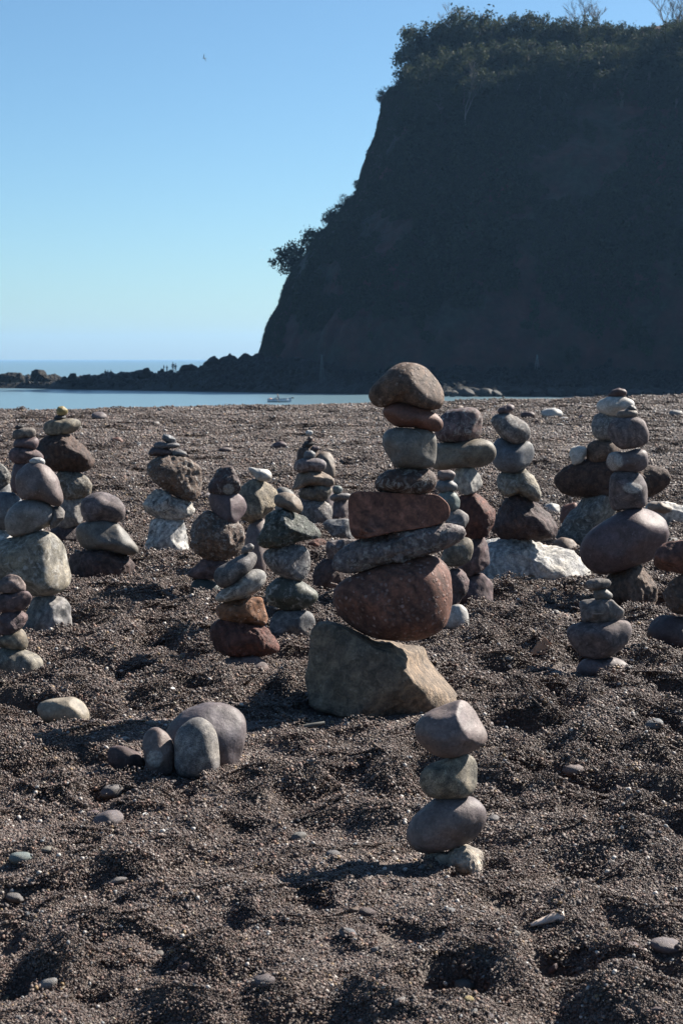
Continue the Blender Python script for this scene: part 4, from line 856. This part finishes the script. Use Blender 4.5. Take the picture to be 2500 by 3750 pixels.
CLOTH = {'dark': simple('dark_cloth', (.025, .027, .034), .9), 'navy': simple('navy_cloth', (.03, .035, .06), .9), 'red': simple('red_cloth', (.32, .035, .03), .9), 'sky': simple('pale_blue_cloth', (.35, .55, .62), .9),
         'stonec': simple('stone_cloth', (.38, .34, .28), .9), 'tanc': simple('tan_cloth', (.22, .17, .12), .9), 'grey': simple('grey_cloth', (.12, .125, .13), .9)}
SKIN = simple('skin', (.42, .27, .20), .6, .06); HAIR = simple('hair', (.035, .025, .02), .8)
def person(foot, face, H, top, legs, label, pose='stand', seed=0):
    """one skinned figure; local x right, y forward, z up"""
    rg = random.Random(seed); k = H / 1.74
    J = {'pel': (0, 0, .95), 'wst': (0, .01, 1.10), 'chs': (0, .02, 1.32), 'nek': (0, .03, 1.48), 'hed': (0, .05, 1.56), 'crn': (0, .05, 1.70)}
    Rr = {'pel': .155, 'wst': .14, 'chs': .165, 'nek': .058, 'hed': .085, 'crn': .075}
    E = [('pel', 'wst'), ('wst', 'chs'), ('chs', 'nek'), ('nek', 'hed'), ('hed', 'crn')]
    st = rg.uniform(.05, .13)
    for s, n in ((-1, 'l'), (1, 'r')):
        arm = {'stand': [(.21 * s, .02, 1.40), (.27 * s, -.02, 1.14), (.25 * s, .08, .90), (.25 * s, .12, .80)], 'hold': [(.21 * s, .02, 1.40), (.28 * s, -.03, 1.14), (.16 * s, .20, 1.10), (.08 * s, .26, 1.12)],
               'row': [(.20 * s, .06, 1.38), (.24 * s, .34, 1.24), (.22 * s, .60, 1.12), (.22 * s, .68, 1.10)], 'crouch': [(.20 * s, .10, 1.36), (.24 * s, .26, 1.12), (.18 * s, .40, .92), (.15 * s, .46, .84)]}[pose]
        leg = {'stand': [(.10 * s, 0, .90), (.12 * s, .03 + st * s * .4, .50), (.12 * s, st * s * .6, .09), (.13 * s, .15 + st * s * .6, .03)], 'hold': [(.10 * s, 0, .90), (.12 * s, .03, .50), (.12 * s, -.02, .09), (.14 * s, .13, .03)],
               'row': [(.11 * s, .05, .90), (.14 * s, .42, 1.0), (.13 * s, .72, .66), (.13 * s, .84, .66)], 'crouch': [(.11 * s, .04, .90), (.17 * s, .40, .98), (.15 * s, .22, .56), (.16 * s, .36, .50)]}[pose]
        for nm, pts, rs, root in (('a', arm, (.062, .048, .036, .034), 'chs'), ('g', leg, (.092, .064, .046, .040), 'pel')):
            prev = root
            for q, (p, r) in enumerate(zip(pts, rs)):
                key = nm + n + str(q); J[key] = p; Rr[key] = r; E.append((prev, key)); prev = key
    if pose == 'row':
        for q in ('wst', 'chs', 'nek', 'hed', 'crn'): x_, y_, z_ = J[q]; J[q] = (x_, y_ + (z_ - .95) * .28, z_ - .02)
        for q in J:
            if q[0] == 'a' and len(q) == 3: x_, y_, z_ = J[q]; J[q] = (x_, y_ + .10, z_ - .04)
    if pose == 'crouch':
        for q in J:
            if q in ('wst', 'chs', 'nek', 'hed', 'crn') or q[0] == 'a': x_, y_, z_ = J[q]; J[q] = (x_, y_ + (z_ - .95) * .45, z_ - (z_ - .95) * .10)
    names = list(J); me = bpy.data.meshes.new('body')
    me.from_pydata([tuple(c * k for c in J[n]) for n in names], [(names.index(a), names.index(b)) for a, b in E], [])
    o = bpy.data.objects.new('tmp', me); COL.objects.link(o); o.modifiers.new('skin', 'SKIN'); sv = me.skin_vertices[0].data
    for q, n in enumerate(names): sv[q].radius = (Rr[n] * k, Rr[n] * k * (.78 if n in ('pel', 'wst', 'chs') else 1)); sv[q].use_root = (n == 'pel')
    sd = o.modifiers.new('sub', 'SUBSURF'); sd.levels = 1; sd.render_levels = 1
    dg = bpy.context.evaluated_depsgraph_get(); bme = bpy.data.meshes.new_from_object(o.evaluated_get(dg)); bpy.data.objects.remove(o); bpy.data.meshes.remove(me)
    bme.name = 'person'; bme.materials.clear()
    for m in (CLOTH[legs], CLOTH[top], SKIN): bme.materials.append(m)
    hd = np.array([np.array(J['nek']) * k, np.array(J['crn']) * k]); hands = [np.array(J[q]) * k for q in ('al3', 'ar3')]; legj = np.array([np.array(J[q]) * k for q in names if q[0] == 'g' and len(q) == 3]); bod = np.array([np.array(J[q]) * k for q in names if not (q[0] == 'g' and len(q) == 3) and q != 'pel'])
    for p in bme.polygons:
        c = np.array(p.center); p.use_smooth = True
        if min(np.linalg.norm(c - h) for h in hands) < .075 * k or c[2] > hd[0, 2] + .02 and np.linalg.norm(c - hd[1]) < .26 * k: p.material_index = 2
        else: p.material_index = 1 if np.min(np.linalg.norm(bod - c, axis=1)) < np.min(np.linalg.norm(legj - c, axis=1)) else 0
    body = link('person', bme); body.location = foot; body.rotation_euler = (0, 0, face); tag(body, label, 'person')
    m = MB(); h = np.array(J['crn']) * k; m.blob((h[0], h[1] - .012 * k, h[2] + .015 * k), (.092 * k, .10 * k, .085 * k)); link('hair', m.mesh('hair'), HAIR, body)
    return body
def on_shore(px, py):
    d = ray(px, py); tt = np.arange(295, 345, .1); P = CAM + d * (tt / d[1])[:, None]; h = shore_h(P[:, 0], P[:, 1]); k = np.argmax(P[:, 2] <= h)
    if P[k, 2] > h[k]: k = int(np.argmin(P[:, 2] - h))
    return (P[k, 0], P[k, 1], h[k])
for px, py, H, top, legs, fc, pose, lab in [(634, 1347, 1.80, 'dark', 'dark', .3, 'stand', 'taller dark-clothed person of the couple on the spit\'s crest'), (643, 1347, 1.74, 'dark', 'tanc', -.4, 'hold', 'person in dark top and pale trousers, right one of the couple on the crest'),
        (601, 1350, 1.22, 'dark', 'dark', 1.2, 'stand', 'smaller dark figure left of the couple on the crest'), (612, 1350, 1.28, 'dark', 'dark', .8, 'hold', 'small dark figure between the couple and the other child'), (594, 1351, 1.1, 'dark', 'dark', 1.4, 'crouch', 'dark crouching figure at the feet of the smaller ones on the crest'),
        (387, 1386, 1.70, 'dark', 'dark', .5, 'stand', 'left of two dark figures walking on the shaded rocks'), (396, 1386, 1.66, 'navy', 'grey', -.6, 'stand', 'middle dark figure in navy walking on the shaded rocks'), (407, 1386, 1.70, 'dark', 'dark', -.2, 'hold', 'right dark figure walking on the shaded rocks'),
        (257, 1400, 1.35, 'red', 'dark', 1.0, 'stand', 'person in a red jacket on the rocks of the spit'), (322, 1404, 1.45, 'sky', 'stonec', 2.0, 'hold', 'person in a pale blue top on the rocks of the spit'), (329, 1405, 1.0, 'stonec', 'tanc', 2.4, 'hold', 'small person in beige beside the one in pale blue')]:
    f = on_shore(px, py)
    if pose == 'crouch': f = (f[0], f[1], f[2] - .50 * H / 1.74)
    person(f, fc, H, top, legs, lab, pose, int(px))
# rowing boat
by = 228.0; bp = at(1024, 1472, by); bp[2] = SEA
boat = link('rowing_boat', None); boat.location = (bp[0], by, SEA); tag(boat, 'small white rowing boat with one rower on the bay', 'boat')
def hull(n=28, L=3.35):
    V = []; m = 9
    for i in range(n + 1):
        s = i / n; x = -L / 2 + L * s
        wd = .62 * (1 - abs(2 * s - .85) ** 2.6 * (.42 if s < .42 else 1)) if s > .42 else .62 * (1 - (.42 - s) * .75); wd = max(wd, .015)
        sh = .40 + .20 * s ** 2 + .05 * (1 - s) ** 2; kb = -.12 + .25 * max(0, s - .8) ** 1.2 * 3
        for j in range(m):
            a = math.pi * j / (m - 1); V.append((x + (.10 * math.sin(a) * (-1 if s < .5 else -1) if s > .93 else 0), -math.cos(a) * wd, kb + (sh - kb) * (1 - math.sin(a) ** .7)))
    return np.array(V), grid_faces(n + 1, m)
v, f = hull(); hm = mesh_np('hull', v, f); hu = link('hull', hm, simple('white_boat_paint', (.45, .49, .53), .35, .06), boat)
md = hu.modifiers.new('skin', 'SOLIDIFY'); md.thickness = .03
m = MB(); m.tube([v[i * 9] + [0, 0, .01] for i in range(29)], .028, 6); m.tube([v[i * 9 + 8] + [0, 0, .01] for i in range(29)], .028, 6); link('gunwale', m.mesh('gunwale'), simple('gunwale_paint', (.06, .08, .11), .5), boat)
m = MB(); m.box((-1.645, 0, .17), (.035, .84, .50)); link('transom', m.mesh('transom', False), simple('transom_wood', (.16, .13, .10), .6), boat)
WOODM = simple('boat_wood', (.20, .14, .09), .6)
for xx in (-.75, .1, .85): m = MB(); m.box((xx, 0, .24), (.2, 1.05, .03)); link('thwart', m.mesh('thwart', False), WOODM, boat)
for s in (-1, 1):
    m = MB(); m.tube([(-.55, .15 * s, .62), (-.35, .62 * s, .46), (-.05, 1.45 * s, .10)], .022, 6); m.box((.0, 1.62 * s, .04), (.14, .42, .02), Matrix.Rotation(.3 * s, 3, 'X')); link('oar', m.mesh('oar'), WOODM, boat)
m = MB(); m.tube([(1.62, 0, .60), (1.78, 0, .63), (1.98, 0, .60)], [.05, .085, .07], 8); link('bow_fender', m.mesh('bow_fender'), CLOTH['dark'], boat)
person((bp[0] - .05, by, SEA + .26 - .80), R(90), 1.72, 'navy', 'dark', 'dark-clothed rower leaning forward in the white boat', 'row', 5)
m = MB(); m.blob((0, 0, .16), (.24, .20, .17)); m.blob((.16, .03, .11), (.14, .15, .12)); o = link('orange_bag', m.mesh('orange_bag'), simple('orange_cloth', (.62, .30, .20), .8)); o.location = (bp[0] - 1.30, by, SEA + .26); tag(o, 'orange bundle lying in the stern of the rowing boat', 'bag')
# tripod sea marks
for px, y0, y1, lab, plate in [(1178, 1300, 1350, 'tripod sea mark with a flat top below the left of the headland', 1), (1965, 1298, 1346, 'slender tripod sea mark below the right of the headland', 0)]:
    p = at(px, y1, 292); z = float(shore_h(np.array([p[0]]), np.array([292.0]))[0]); top = at(px, y0, 292)[2]
    r = link('sea_mark', None); r.location = (p[0], 292, z - .1); h = top - z + .1; tag(r, lab, 'beacon', 'tripod sea marks'); M = simple('sea_mark_metal', (.11, .125, .125), .6)
    for a in (.4, 2.5, 4.6): m = MB(); m.tube([(math.cos(a) * .52, math.sin(a) * .52, 0), (math.cos(a) * .06, math.sin(a) * .06, h)], .055, 6); link('leg', m.mesh('leg'), M, r)
    m = MB(); m.tube([(math.cos(a) * .27, math.sin(a) * .27, h * .5) for a in (.4, 2.5, 4.6, .4)], .03, 5); link('brace', m.mesh('brace'), M, r)
    if plate: m = MB(); m.box((0, 0, h), (.92, .35, .10), Matrix.Rotation(.1, 3, 'Y')); link('top_plate', m.mesh('top_plate', False), M, r)
# gulls
def gull(px, py, Y, size, rot, flap, lab):
    r = link('gull', None); r.location = at(px, py, Y); r.rotation_euler = rot; r.scale = (size,) * 3; tag(r, lab, 'gull', 'gulls in the sky'); M = GULL
    m = MB(); m.tube([(0, -.30, 0), (0, -.2, .0), (0, 0, .01), (0, .16, .02), (0, .26, .04), (0, .33, .03)], [.01, .05, .075, .065, .045, .012], 8); link('body', m.mesh('body'), M, r)
    for s in (-1, 1):
        bmw = bmesh.new(); pr = [(0, .10, .02, .13), (.28, .13, flap * .20, .12), (.5, .06, flap * .26, .09), (.70, -.06, flap * .18, .03)]; a = []
        for (x_, y_, z_, c_) in pr: a.append([bmw.verts.new((s * x_, y_ + c_ * .5, z_)), bmw.verts.new((s * x_, y_ - c_, z_ - .01)), bmw.verts.new((s * x_, y_, z_ + .02))])
        for q, w_ in zip(a, a[1:]):
            for k in range(3): bmw.faces.new((q[k], q[(k + 1) % 3], w_[(k + 1) % 3], w_[k]))
        wm = bpy.data.meshes.new('wing'); bmesh.ops.recalc_face_normals(bmw, faces=bmw.faces); bmw.to_mesh(wm); bmw.free(); link('wing', wm, M, r)
    m = MB(); m.box((0, -.36, 0), (.11, .14, .012)); link('tail', m.mesh('tail', False), M, r)
GULL = simple('gull_plumage', (.34, .36, .38), .8)
gull(748, 213, 150, .55, (.2, .9, R(70)), 1.0, 'gull with raised wing high in the upper left sky')
gull(958, 915, 230, .55, (.1, .25, R(20)), 1.1, 'gull gliding left of the headland\'s lowest bush')
gull(1047, 588, 260, .38, (.1, -.3, R(-20)), 1.0, 'tiny distant gull between the sky\'s middle and the headland')

# ------------------------------------------------------------------ loose pebbles and small finds on the beach
def pebble_mesh(seed, sub=3):
    v, f = ico(sub); rg = random.Random(seed); v = v.copy()
    for q in range(4):
        n = np.array(Vector((rg.uniform(-1, 1), rg.uniform(-1, 1), rg.uniform(-1, 1))).normalized()); v -= np.outer(np.clip(v @ n - rg.uniform(.72, .92), 0, None), n) * .8
    v += v * (fbm(v * 1.3 + seed * 3, 2, seed) * .12)[:, None]; v *= np.array([1.0, rg.uniform(.62, .9), rg.uniform(.42, .68)]); v /= np.abs(v[:, 0]).max(); return mesh_np('pebble', v, f)
PEB = [pebble_mesh(i) for i in range(12)]
def on_beach(px, py):
    d = ray(px, py); tt = np.concatenate([np.arange(1.9, 9, .01), np.arange(9, 42, .05)]); P = CAM + d * (tt / d[1])[:, None]
    z = beach_h(P[:, 0], P[:, 1]); k = np.argmax(P[:, 2] <= z); return P[k, 0], P[k, 1], z[k]
npeb = 0
def pebble(pos, length, col, style, label, group, tilt=0.0, yaw=None, hk=1.0, sink=.2):
    global npeb
    rg = random.Random(npeb * 7 + 1); me = PEB[npeb % 12]; npeb += 1
    if not me.materials: me.materials.append(None)
    o = bpy.data.objects.new('pebble', me); COL.objects.link(o); s = length / 2; zr = float(np.abs(np.array([v.co.z for v in me.vertices])).max()) * hk
    o.scale = (s, s, s * hk); o.location = (pos[0], pos[1], pos[2] + s * zr * (1 - sink)); o.rotation_euler = (rg.uniform(-.25, .25), -tilt, rg.uniform(-.5, .5) if yaw is None else yaw)
    o.material_slots[0].link = 'OBJECT'; o.material_slots[0].material = stone_mat(col, style); tag(o, label, 'pebble', group); return o
NAMED = [('N', 95, 210, 100, 'teal', 's', 'pale blue flat pebble at the left picture edge', 0), ('I', 190, 862, 150, 'grey', 's', 'grey oval pebble left of the dark hollow, upper of three', .12), ('I', 78, 960, 100, 'purple', 's', 'purple round pebble left of the dark hollow', 0), ('I', 165, 1020, 190, 'pgrey', 's', 'long mauve pebble tilted in the sand left of the hollow', .3),
 ('I', 270, 480, 72, 'pale', 's', 'whitish pebble above the small dark cracked stone', 0), ('I', 442, 362, 84, 'lgrey', 'g', 'pale grey pebble behind the pinkish upright oval stone', 0), ('I', 365, 262, 64, 'lgrey', 'a', 'pale pointed pebble behind the half-buried cluster', 0), ('I', 1208, 185, 60, 'dark', 's', 'small black pebble in a hollow right of the mauve stone', 0), ('I', 685, 682, 52, 'grey', 's', 'small grey pebble in front of the half-buried cluster', 0),
 ('J', 388, 1790, 125, 'lgrey', 's', 'pale round pebble touching the foot of the nearest stack', .2), ('J', 260, 1918, 82, 'grey', 's', 'grey pebble left in front of the nearest stack', .1), ('J', 1040, 1365, 140, 'grey', 's', 'grey elongated pebble right of the nearest stack', .45), ('J', 1422, 1035, 66, 'lgrey', 's', 'small grey upright pebble right of the nearest stack beside a shell', .8), ('J', 180, 855, 50, 'lgrey', 's', 'small pale pebble left of the nearest stack', .8),
 ('L', 565, 805, 92, 'green', 's', 'flat green-grey pebble near the bottom of the picture', 0), ('L', 585, 838, 46, 'yellow', 's', 'yellowish pebble in front of the flat green-grey one', 0), ('L', 487, 445, 74, 'bluegrey', 's', 'bluish pebble below the shadow of the nearest stack', 0), ('L', 45, 435, 76, 'brown', 's', 'brownish oval pebble below the nearest stack\'s shadow', .1), ('L', 118, 455, 78, 'dpurple', 's', 'dark pebble right of the brownish oval one', -.2), ('L', 30, 548, 80, 'bluegrey', 'a', 'slate-coloured pointed pebble in the lower middle', -.2),
 ('L', 968, 725, 66, 'purple', 's', 'purple pebble in a dark hollow under the shell', .9), ('L', 1340, 615, 104, 'purple', 's', 'dark purple pebble at the lower right', -.3), ('L', 1490, 622, 150, 'pgrey', 's', 'long flat mauve pebble at the lower right edge', -.08), ('L', 272, 870, 62, 'lgrey', 's', 'pale grey pebble at the bottom middle', 0), ('L', 1438, 138, 46, 'teal', 's', 'teal pebble right of the nearest stack', 0), ('L', 1415, 90, 56, 'dpurple', 's', 'dark grey pebble left of the teal one', 0), ('L', 1476, 108, 46, 'bluegrey', 's', 'grey pebble just above the teal one', .2),
 ('L', 935, 555, 46, 'purple', 's', 'round purple pebble right below the shell', 0), ('L', 790, 545, 58, 'lgrey', 'g', 'pale rough pebble left below the shell', 0), ('L', 1440, 905, 66, 'purple', 's', 'purple-brown pebble at the bottom right', .4), ('L', 600, 912, 50, 'lgrey', 's', 'pale round pebble at the very bottom middle', .5), ('L', 162, 618, 52, 'grey', 's', 'grey round pebble left of the bottom middle', 0),
 ('N', 215, 790, 108, 'lgrey', 's', 'pale grey tilted pebble at the lower left', .35), ('N', 225, 165, 84, 'ygrey', 's', 'yellowish-grey pebble right of the pale blue flat one', 0), ('N', 272, 912, 52, 'pink', 's', 'round pinkish pebble near the lower left corner', .3), ('N', 730, 640, 46, 'lgrey', 'g', 'round pale pebble left of the bottom middle', .2), ('N', 842, 545, 66, 'terra', 's', 'upright brown pebble in the lower left half', 1.2), ('N', 1370, 103, 78, 'green', 's', 'thin green-grey pebble below the dark hollow', .1), ('N', 1530, 175, 64, 'grey', 's', 'grey pebble left of the nearest stack\'s foot', 0),
 ('N', 70, 405, 76, 'grey', 's', 'flat grey pebble at the left below the pale blue one', -.1), ('N', 132, 325, 64, 'grey', 's', 'grey pebble above the orange one at left', .3), ('N', 182, 402, 36, 'yellow', 's', 'small orange-yellow pebble at the left', .8), ('N', 1210, 770, 104, 'pgrey', 's', 'long mauve pebble left of the bottom middle', .15), ('N', 312, 540, 62, 'purple', 's', 'purple pebble above the dark lower left hollow', .1), ('N', 1340, 900, 46, 'tan', 's', 'small peach pebble at the bottom middle', .2), ('N', 540, 300, 84, 'grey', 's', 'thin grey pebble in the left middle foreground', .2), ('N', 25, 840, 50, 'dkgreen', 'a', 'dark pointed pebble in the lower left corner', .7), ('N', 845, 722, 66, 'purple', 's', 'thin purple pebble low in the left half', .4), ('N', 755, 70, 50, 'bluegrey', 's', 'slate pebble below the hollow beside a white shell chip', .2),
 ('F', 1218, 1020, 56, 'white', 's', 'white pebble on the sand right of the limestone block', 0), ('F', 1495, 1025, 60, 'lgrey', 's', 'pale flat pebble far right of the limestone block', 0), ('B', 945, 1195, 70, 'white', 's', 'white pebble right of the cream rounded stone', 0), ('B', 375, 790, 66, 'lgrey', 's', 'flat pale pebble right of the left-edge stack', 0), ('H', 590, 1215, 130, 'bluegrey', 's', 'bluish flat pebble left of the small right-hand stack\'s foot', 0), ('H', 1100, 1030, 44, 'grey', 's', 'little grey pebble against the small right-hand stack', 0),
 ('G', 560, 285, 150, 'white', 's', 'long white stone on the far beach right of centre', 0), ('G', 655, 293, 60, 'white', 's', 'short white stone beside the long white one on the far beach', 0), ('G', 625, 335, 56, 'pale', 's', 'pale stone in front of the white ones on the far beach', 0), ('G', 780, 290, 64, 'purple', 's', 'dark upright stone on the far beach left of the wide stack', .9), ('G', 380, 280, 100, 'dpurple', 's', 'dark lump on the far beach near the white stones', 0), ('G', 1510, 270, 100, 'lgrey', 's', 'pale flat stone on the far beach at the right edge', 0),
 ('A', 145, 92, 90, 'purple', 's', 'dark stone on the beach crest at the far left', .1), ('A', 672, 160, 96, 'pgrey', 's', 'flat grey stone on the far beach at left', 0), ('A', 790, 325, 76, 'redbrown', 's', 'reddish stone on the beach left of the white-footed stack', 0), ('A', 930, 345, 50, 'bluegrey', 's', 'bluish stone just left of the white-footed stack', .4), ('A', 1520, 385, 90, 'dpurple', 's', 'dark flat stone right of the white-footed stack', 0), ('A', 1370, 720, 130, 'pgrey', 's', 'purple stone on the sand right of the white-footed stack', 0), ('C', 840, 215, 110, 'purple', 's', 'low purple stone on the beach left of the pagoda stack', 0), ('C', 400, 240, 100, 'dpurple', 's', 'dark stone on the beach above the dark stack', 0), ('C', 1240, 240, 76, 'tan', 's', 'tan stone behind the brown slab of the pagoda stack', 0), ('C', 780, 385, 80, 'pale', 's', 'pale flat stone right of the bluish-white wedge', 0),
 ('K', 1500, 1680, 40, 'bluegrey', 's', 'long slate pebble at the right edge above the nearest stack', .2), ('K', 1315, 1790, 50, 'pink', 's', 'flat pinkish pebble right of the nearest stack', 0), ('K', 1265, 1550, 26, 'grey', 's', 'grey pebble left of the small right-hand stack', 0)]
for (cr, x_, y_, ln, col, sty, lab, tilt) in NAMED:
    px, py = cpx(cr, x_, y_); p = on_beach(px, py); dist = math.hypot(p[0], p[1])
    pebble(p, ln * CR[cr][2] * dist / FPX * 1.12, col, sty, lab, None, tilt, hk=.85, sink=.12)
rg = random.Random(21)
NEARC = [('grey', 'small rounded grey pebble loose on the near gravel', 'loose grey pebbles'), ('pgrey', 'small rounded mauve pebble loose on the near gravel', 'loose mauve pebbles'), ('dpurple', 'small dark purple pebble loose on the near gravel', 'loose dark purple pebbles'), ('lgrey', 'small light grey pebble loose on the near gravel', 'loose light grey pebbles'), ('brown', 'small brown pebble loose on the near gravel', 'loose brown pebbles'), ('bluegrey', 'small slate-blue pebble loose on the near gravel', 'loose slate-blue pebbles'), ('white', 'small white pebble loose on the near gravel', 'loose white pebbles'), ('terra', 'small rust-coloured pebble loose on the near gravel', 'loose rust-coloured pebbles')]
WTS = [5, 5, 3.5, 4, 3, 4, 2, 1]
def clear_of(x, y): return all(math.hypot(x - b[0], y - b[1]) > b[2] + .06 for b in BASES)
xs, ys_, ls = [], [], []
while len(xs) < 215:
    y = 2.55 * (9.0 / 2.55) ** rg.random(); x = rg.uniform(-1, 1) * (.215 * y)
    if clear_of(x, y): xs.append(x); ys_.append(y); ls.append((.009 + .013 * rg.random() ** 1.6) * (y / 3.2) ** .75)
zs = beach_h(np.array(xs), np.array(ys_))
for x, y, z, l_ in zip(xs, ys_, zs, ls):
    c = rg.choices(NEARC, WTS)[0]; pebble((x, y, z), l_, c[0], 's', c[1], c[2], rg.uniform(-.4, .4), rg.uniform(0, 6.28), sink=.05)
FARC = [('purple', 'purplish stone lying on the far beach', 'purplish stones on the far beach'), ('lgrey', 'light grey stone lying on the far beach', 'light grey stones on the far beach'), ('brown', 'brown stone lying on the far beach', 'brown stones on the far beach'), ('pale', 'pale stone lying on the far beach', 'pale stones on the far beach')]
xs, ys_ = [], []
while len(xs) < 60:
    y = 9 * (40 / 9) ** rg.random(); x = rg.uniform(-1, 1) * .215 * y
    if clear_of(x, y): xs.append(x); ys_.append(y)
zs = beach_h(np.array(xs), np.array(ys_))
for x, y, z in zip(xs, ys_, zs):
    c = rg.choices(FARC, [5, 3, 4, 1.6])[0]; pebble((x, y, z), (.045 + .09 * rg.random() ** 3) * (y / 14) ** .5, c[0], 's', c[1], c[2], 0, rg.uniform(0, 6.28), .8, sink=.4)
# shell, terracotta chip, driftwood
p = on_beach(*cpx('L', 945, 500)); s = .031
vv = []; nn_ = 26
for i in range(nn_):
    a = i / (nn_ - 1); rr = s * (.16 + .42 * a ** 1.3) * (1 + .012 * math.sin(a * 23)) * (1 if i < nn_ - 2 else .8)
    for j in range(18): b = 2 * math.pi * j / 18; vv.append((s * 2.6 * (a - .5) + (0.2 * s * math.cos(b) if i > nn_ - 3 else 0), rr * math.cos(b), rr * math.sin(b) * .8))
ff = []
for i in range(nn_ - 1):
    for j in range(18): ff.append((i * 18 + j, i * 18 + (j + 1) % 18, (i + 1) * 18 + (j + 1) % 18, (i + 1) * 18 + j))
o = link('seashell', mesh_np('seashell', vv, ff), simple('shell', (.46, .38, .33), .5, .35, 40)); o.location = (p[0], p[1], p[2] + s * .5); o.rotation_euler = (0, -.22, .25); tag(o, 'pinkish-white worn conical seashell on the gravel at lower right', 'seashell')
p = on_beach(*cpx('H', 480, 1068)); d = math.hypot(p[0], p[1]); k = CR['H'][2] * d / FPX
bm = bmesh.new(); q = [(-85, 0), (-78, -22), (20, -22), (84, 52), (32, 112), (-30, 62)]; fr = [bm.verts.new((a * k, -.012, (b + 10) * k)) for a, b in q]; bk = [bm.verts.new((a * k, .012, (b + 10) * k)) for a, b in q]
bm.faces.new(fr); bm.faces.new(bk[::-1])
for i in range(6): bm.faces.new((fr[i], bk[i], bk[(i + 1) % 6], fr[(i + 1) % 6]))
bmesh.ops.recalc_face_normals(bm, faces=bm.faces); bmesh.ops.bevel(bm, geom=bm.edges[:], offset=.002, segments=2, affect='EDGES'); cm = bpy.data.meshes.new('terracotta_chip'); bm.to_mesh(cm); bm.free()
o = link('terracotta_chip', cm, simple('terracotta', (.33, .19, .12), .85, .15, 40)); o.location = (p[0], p[1], p[2] + .012); o.rotation_euler = (-.3, 0, .1); tag(o, 'flat terracotta chip stuck in the sand left of the small right-hand stack', 'tile chip')
p = on_beach(*cpx('I', 1400, 395)); m = MB(); m.tube([(-.075, -.01, .006), (-.03, .0, .010), (.035, .004, .012), (.078, .0, .016)], [.006, .008, .008, .005], 8); o = link('driftwood', m.mesh('driftwood'), simple('driftwood', (.06, .06, .056), .85, .3, 30)); o.location = p; o.rotation_euler = (0, -.12, .1); tag(o, 'grey driftwood stick in the shadow left of the limestone block', 'stick')  # stick colour darkened to stand in for the shadow over it
SHELLM = simple('shell_chip', (.68, .68, .66), .35, .1, 80)
for i, (cr, x_, y_, ln, lab) in enumerate([('I', 565, 140, 60, 'white shell chip behind the half-buried cluster'), ('I', 410, 940, 95, 'broken white shell left of the dark hollow'), ('F', 172, 1385, 66, 'white shell chip in the shadow of the limestone block'), ('J', 1345, 960, 82, 'curled white shell right of the nearest stack'), ('N', 550, 880, 36, 'cream shell chip near the bottom left'), ('L', 240, 0, 1, '')][:5]):
    p = on_beach(*cpx(cr, x_, y_)); k = ln * CR[cr][2] * math.hypot(p[0], p[1]) / FPX / 2
    v, f = ico(3); keep = v[:, 2] > -.05; v = v * np.array([k, k * .75, k * .42]); ff = [q for q in f if keep[q].all()]
    o = link('shell_chip', mesh_np('shell_chip', v, ff), SHELLM); sd = o.modifiers.new('thick', 'SOLIDIFY'); sd.thickness = k * .1; o.location = (p[0], p[1], p[2]); o.rotation_euler = (.2, -.2, i * 1.3); tag(o, lab, 'shell chip')

# ------------------------------------------------------------------ sea air
m = MB(); m.box((0, 3490, 45), (10060, 7040, 110)); hz = link('haze', m.mesh('haze', False)); tag(hz, 'thin blue sea haze in the air', 'haze', kind='stuff')
t = NT('sea_haze'); t.t.nodes.remove(t.b); pv = t.n('ShaderNodeVolumePrincipled'); pv.inputs['Color'].default_value = (.30, .58, 1.0, 1); pv.inputs['Density'].default_value = .00008; pv.inputs['Anisotropy'].default_value = .25
t.l(pv.outputs[0], t.out.inputs['Volume']); hz.data.materials.append(t.m)
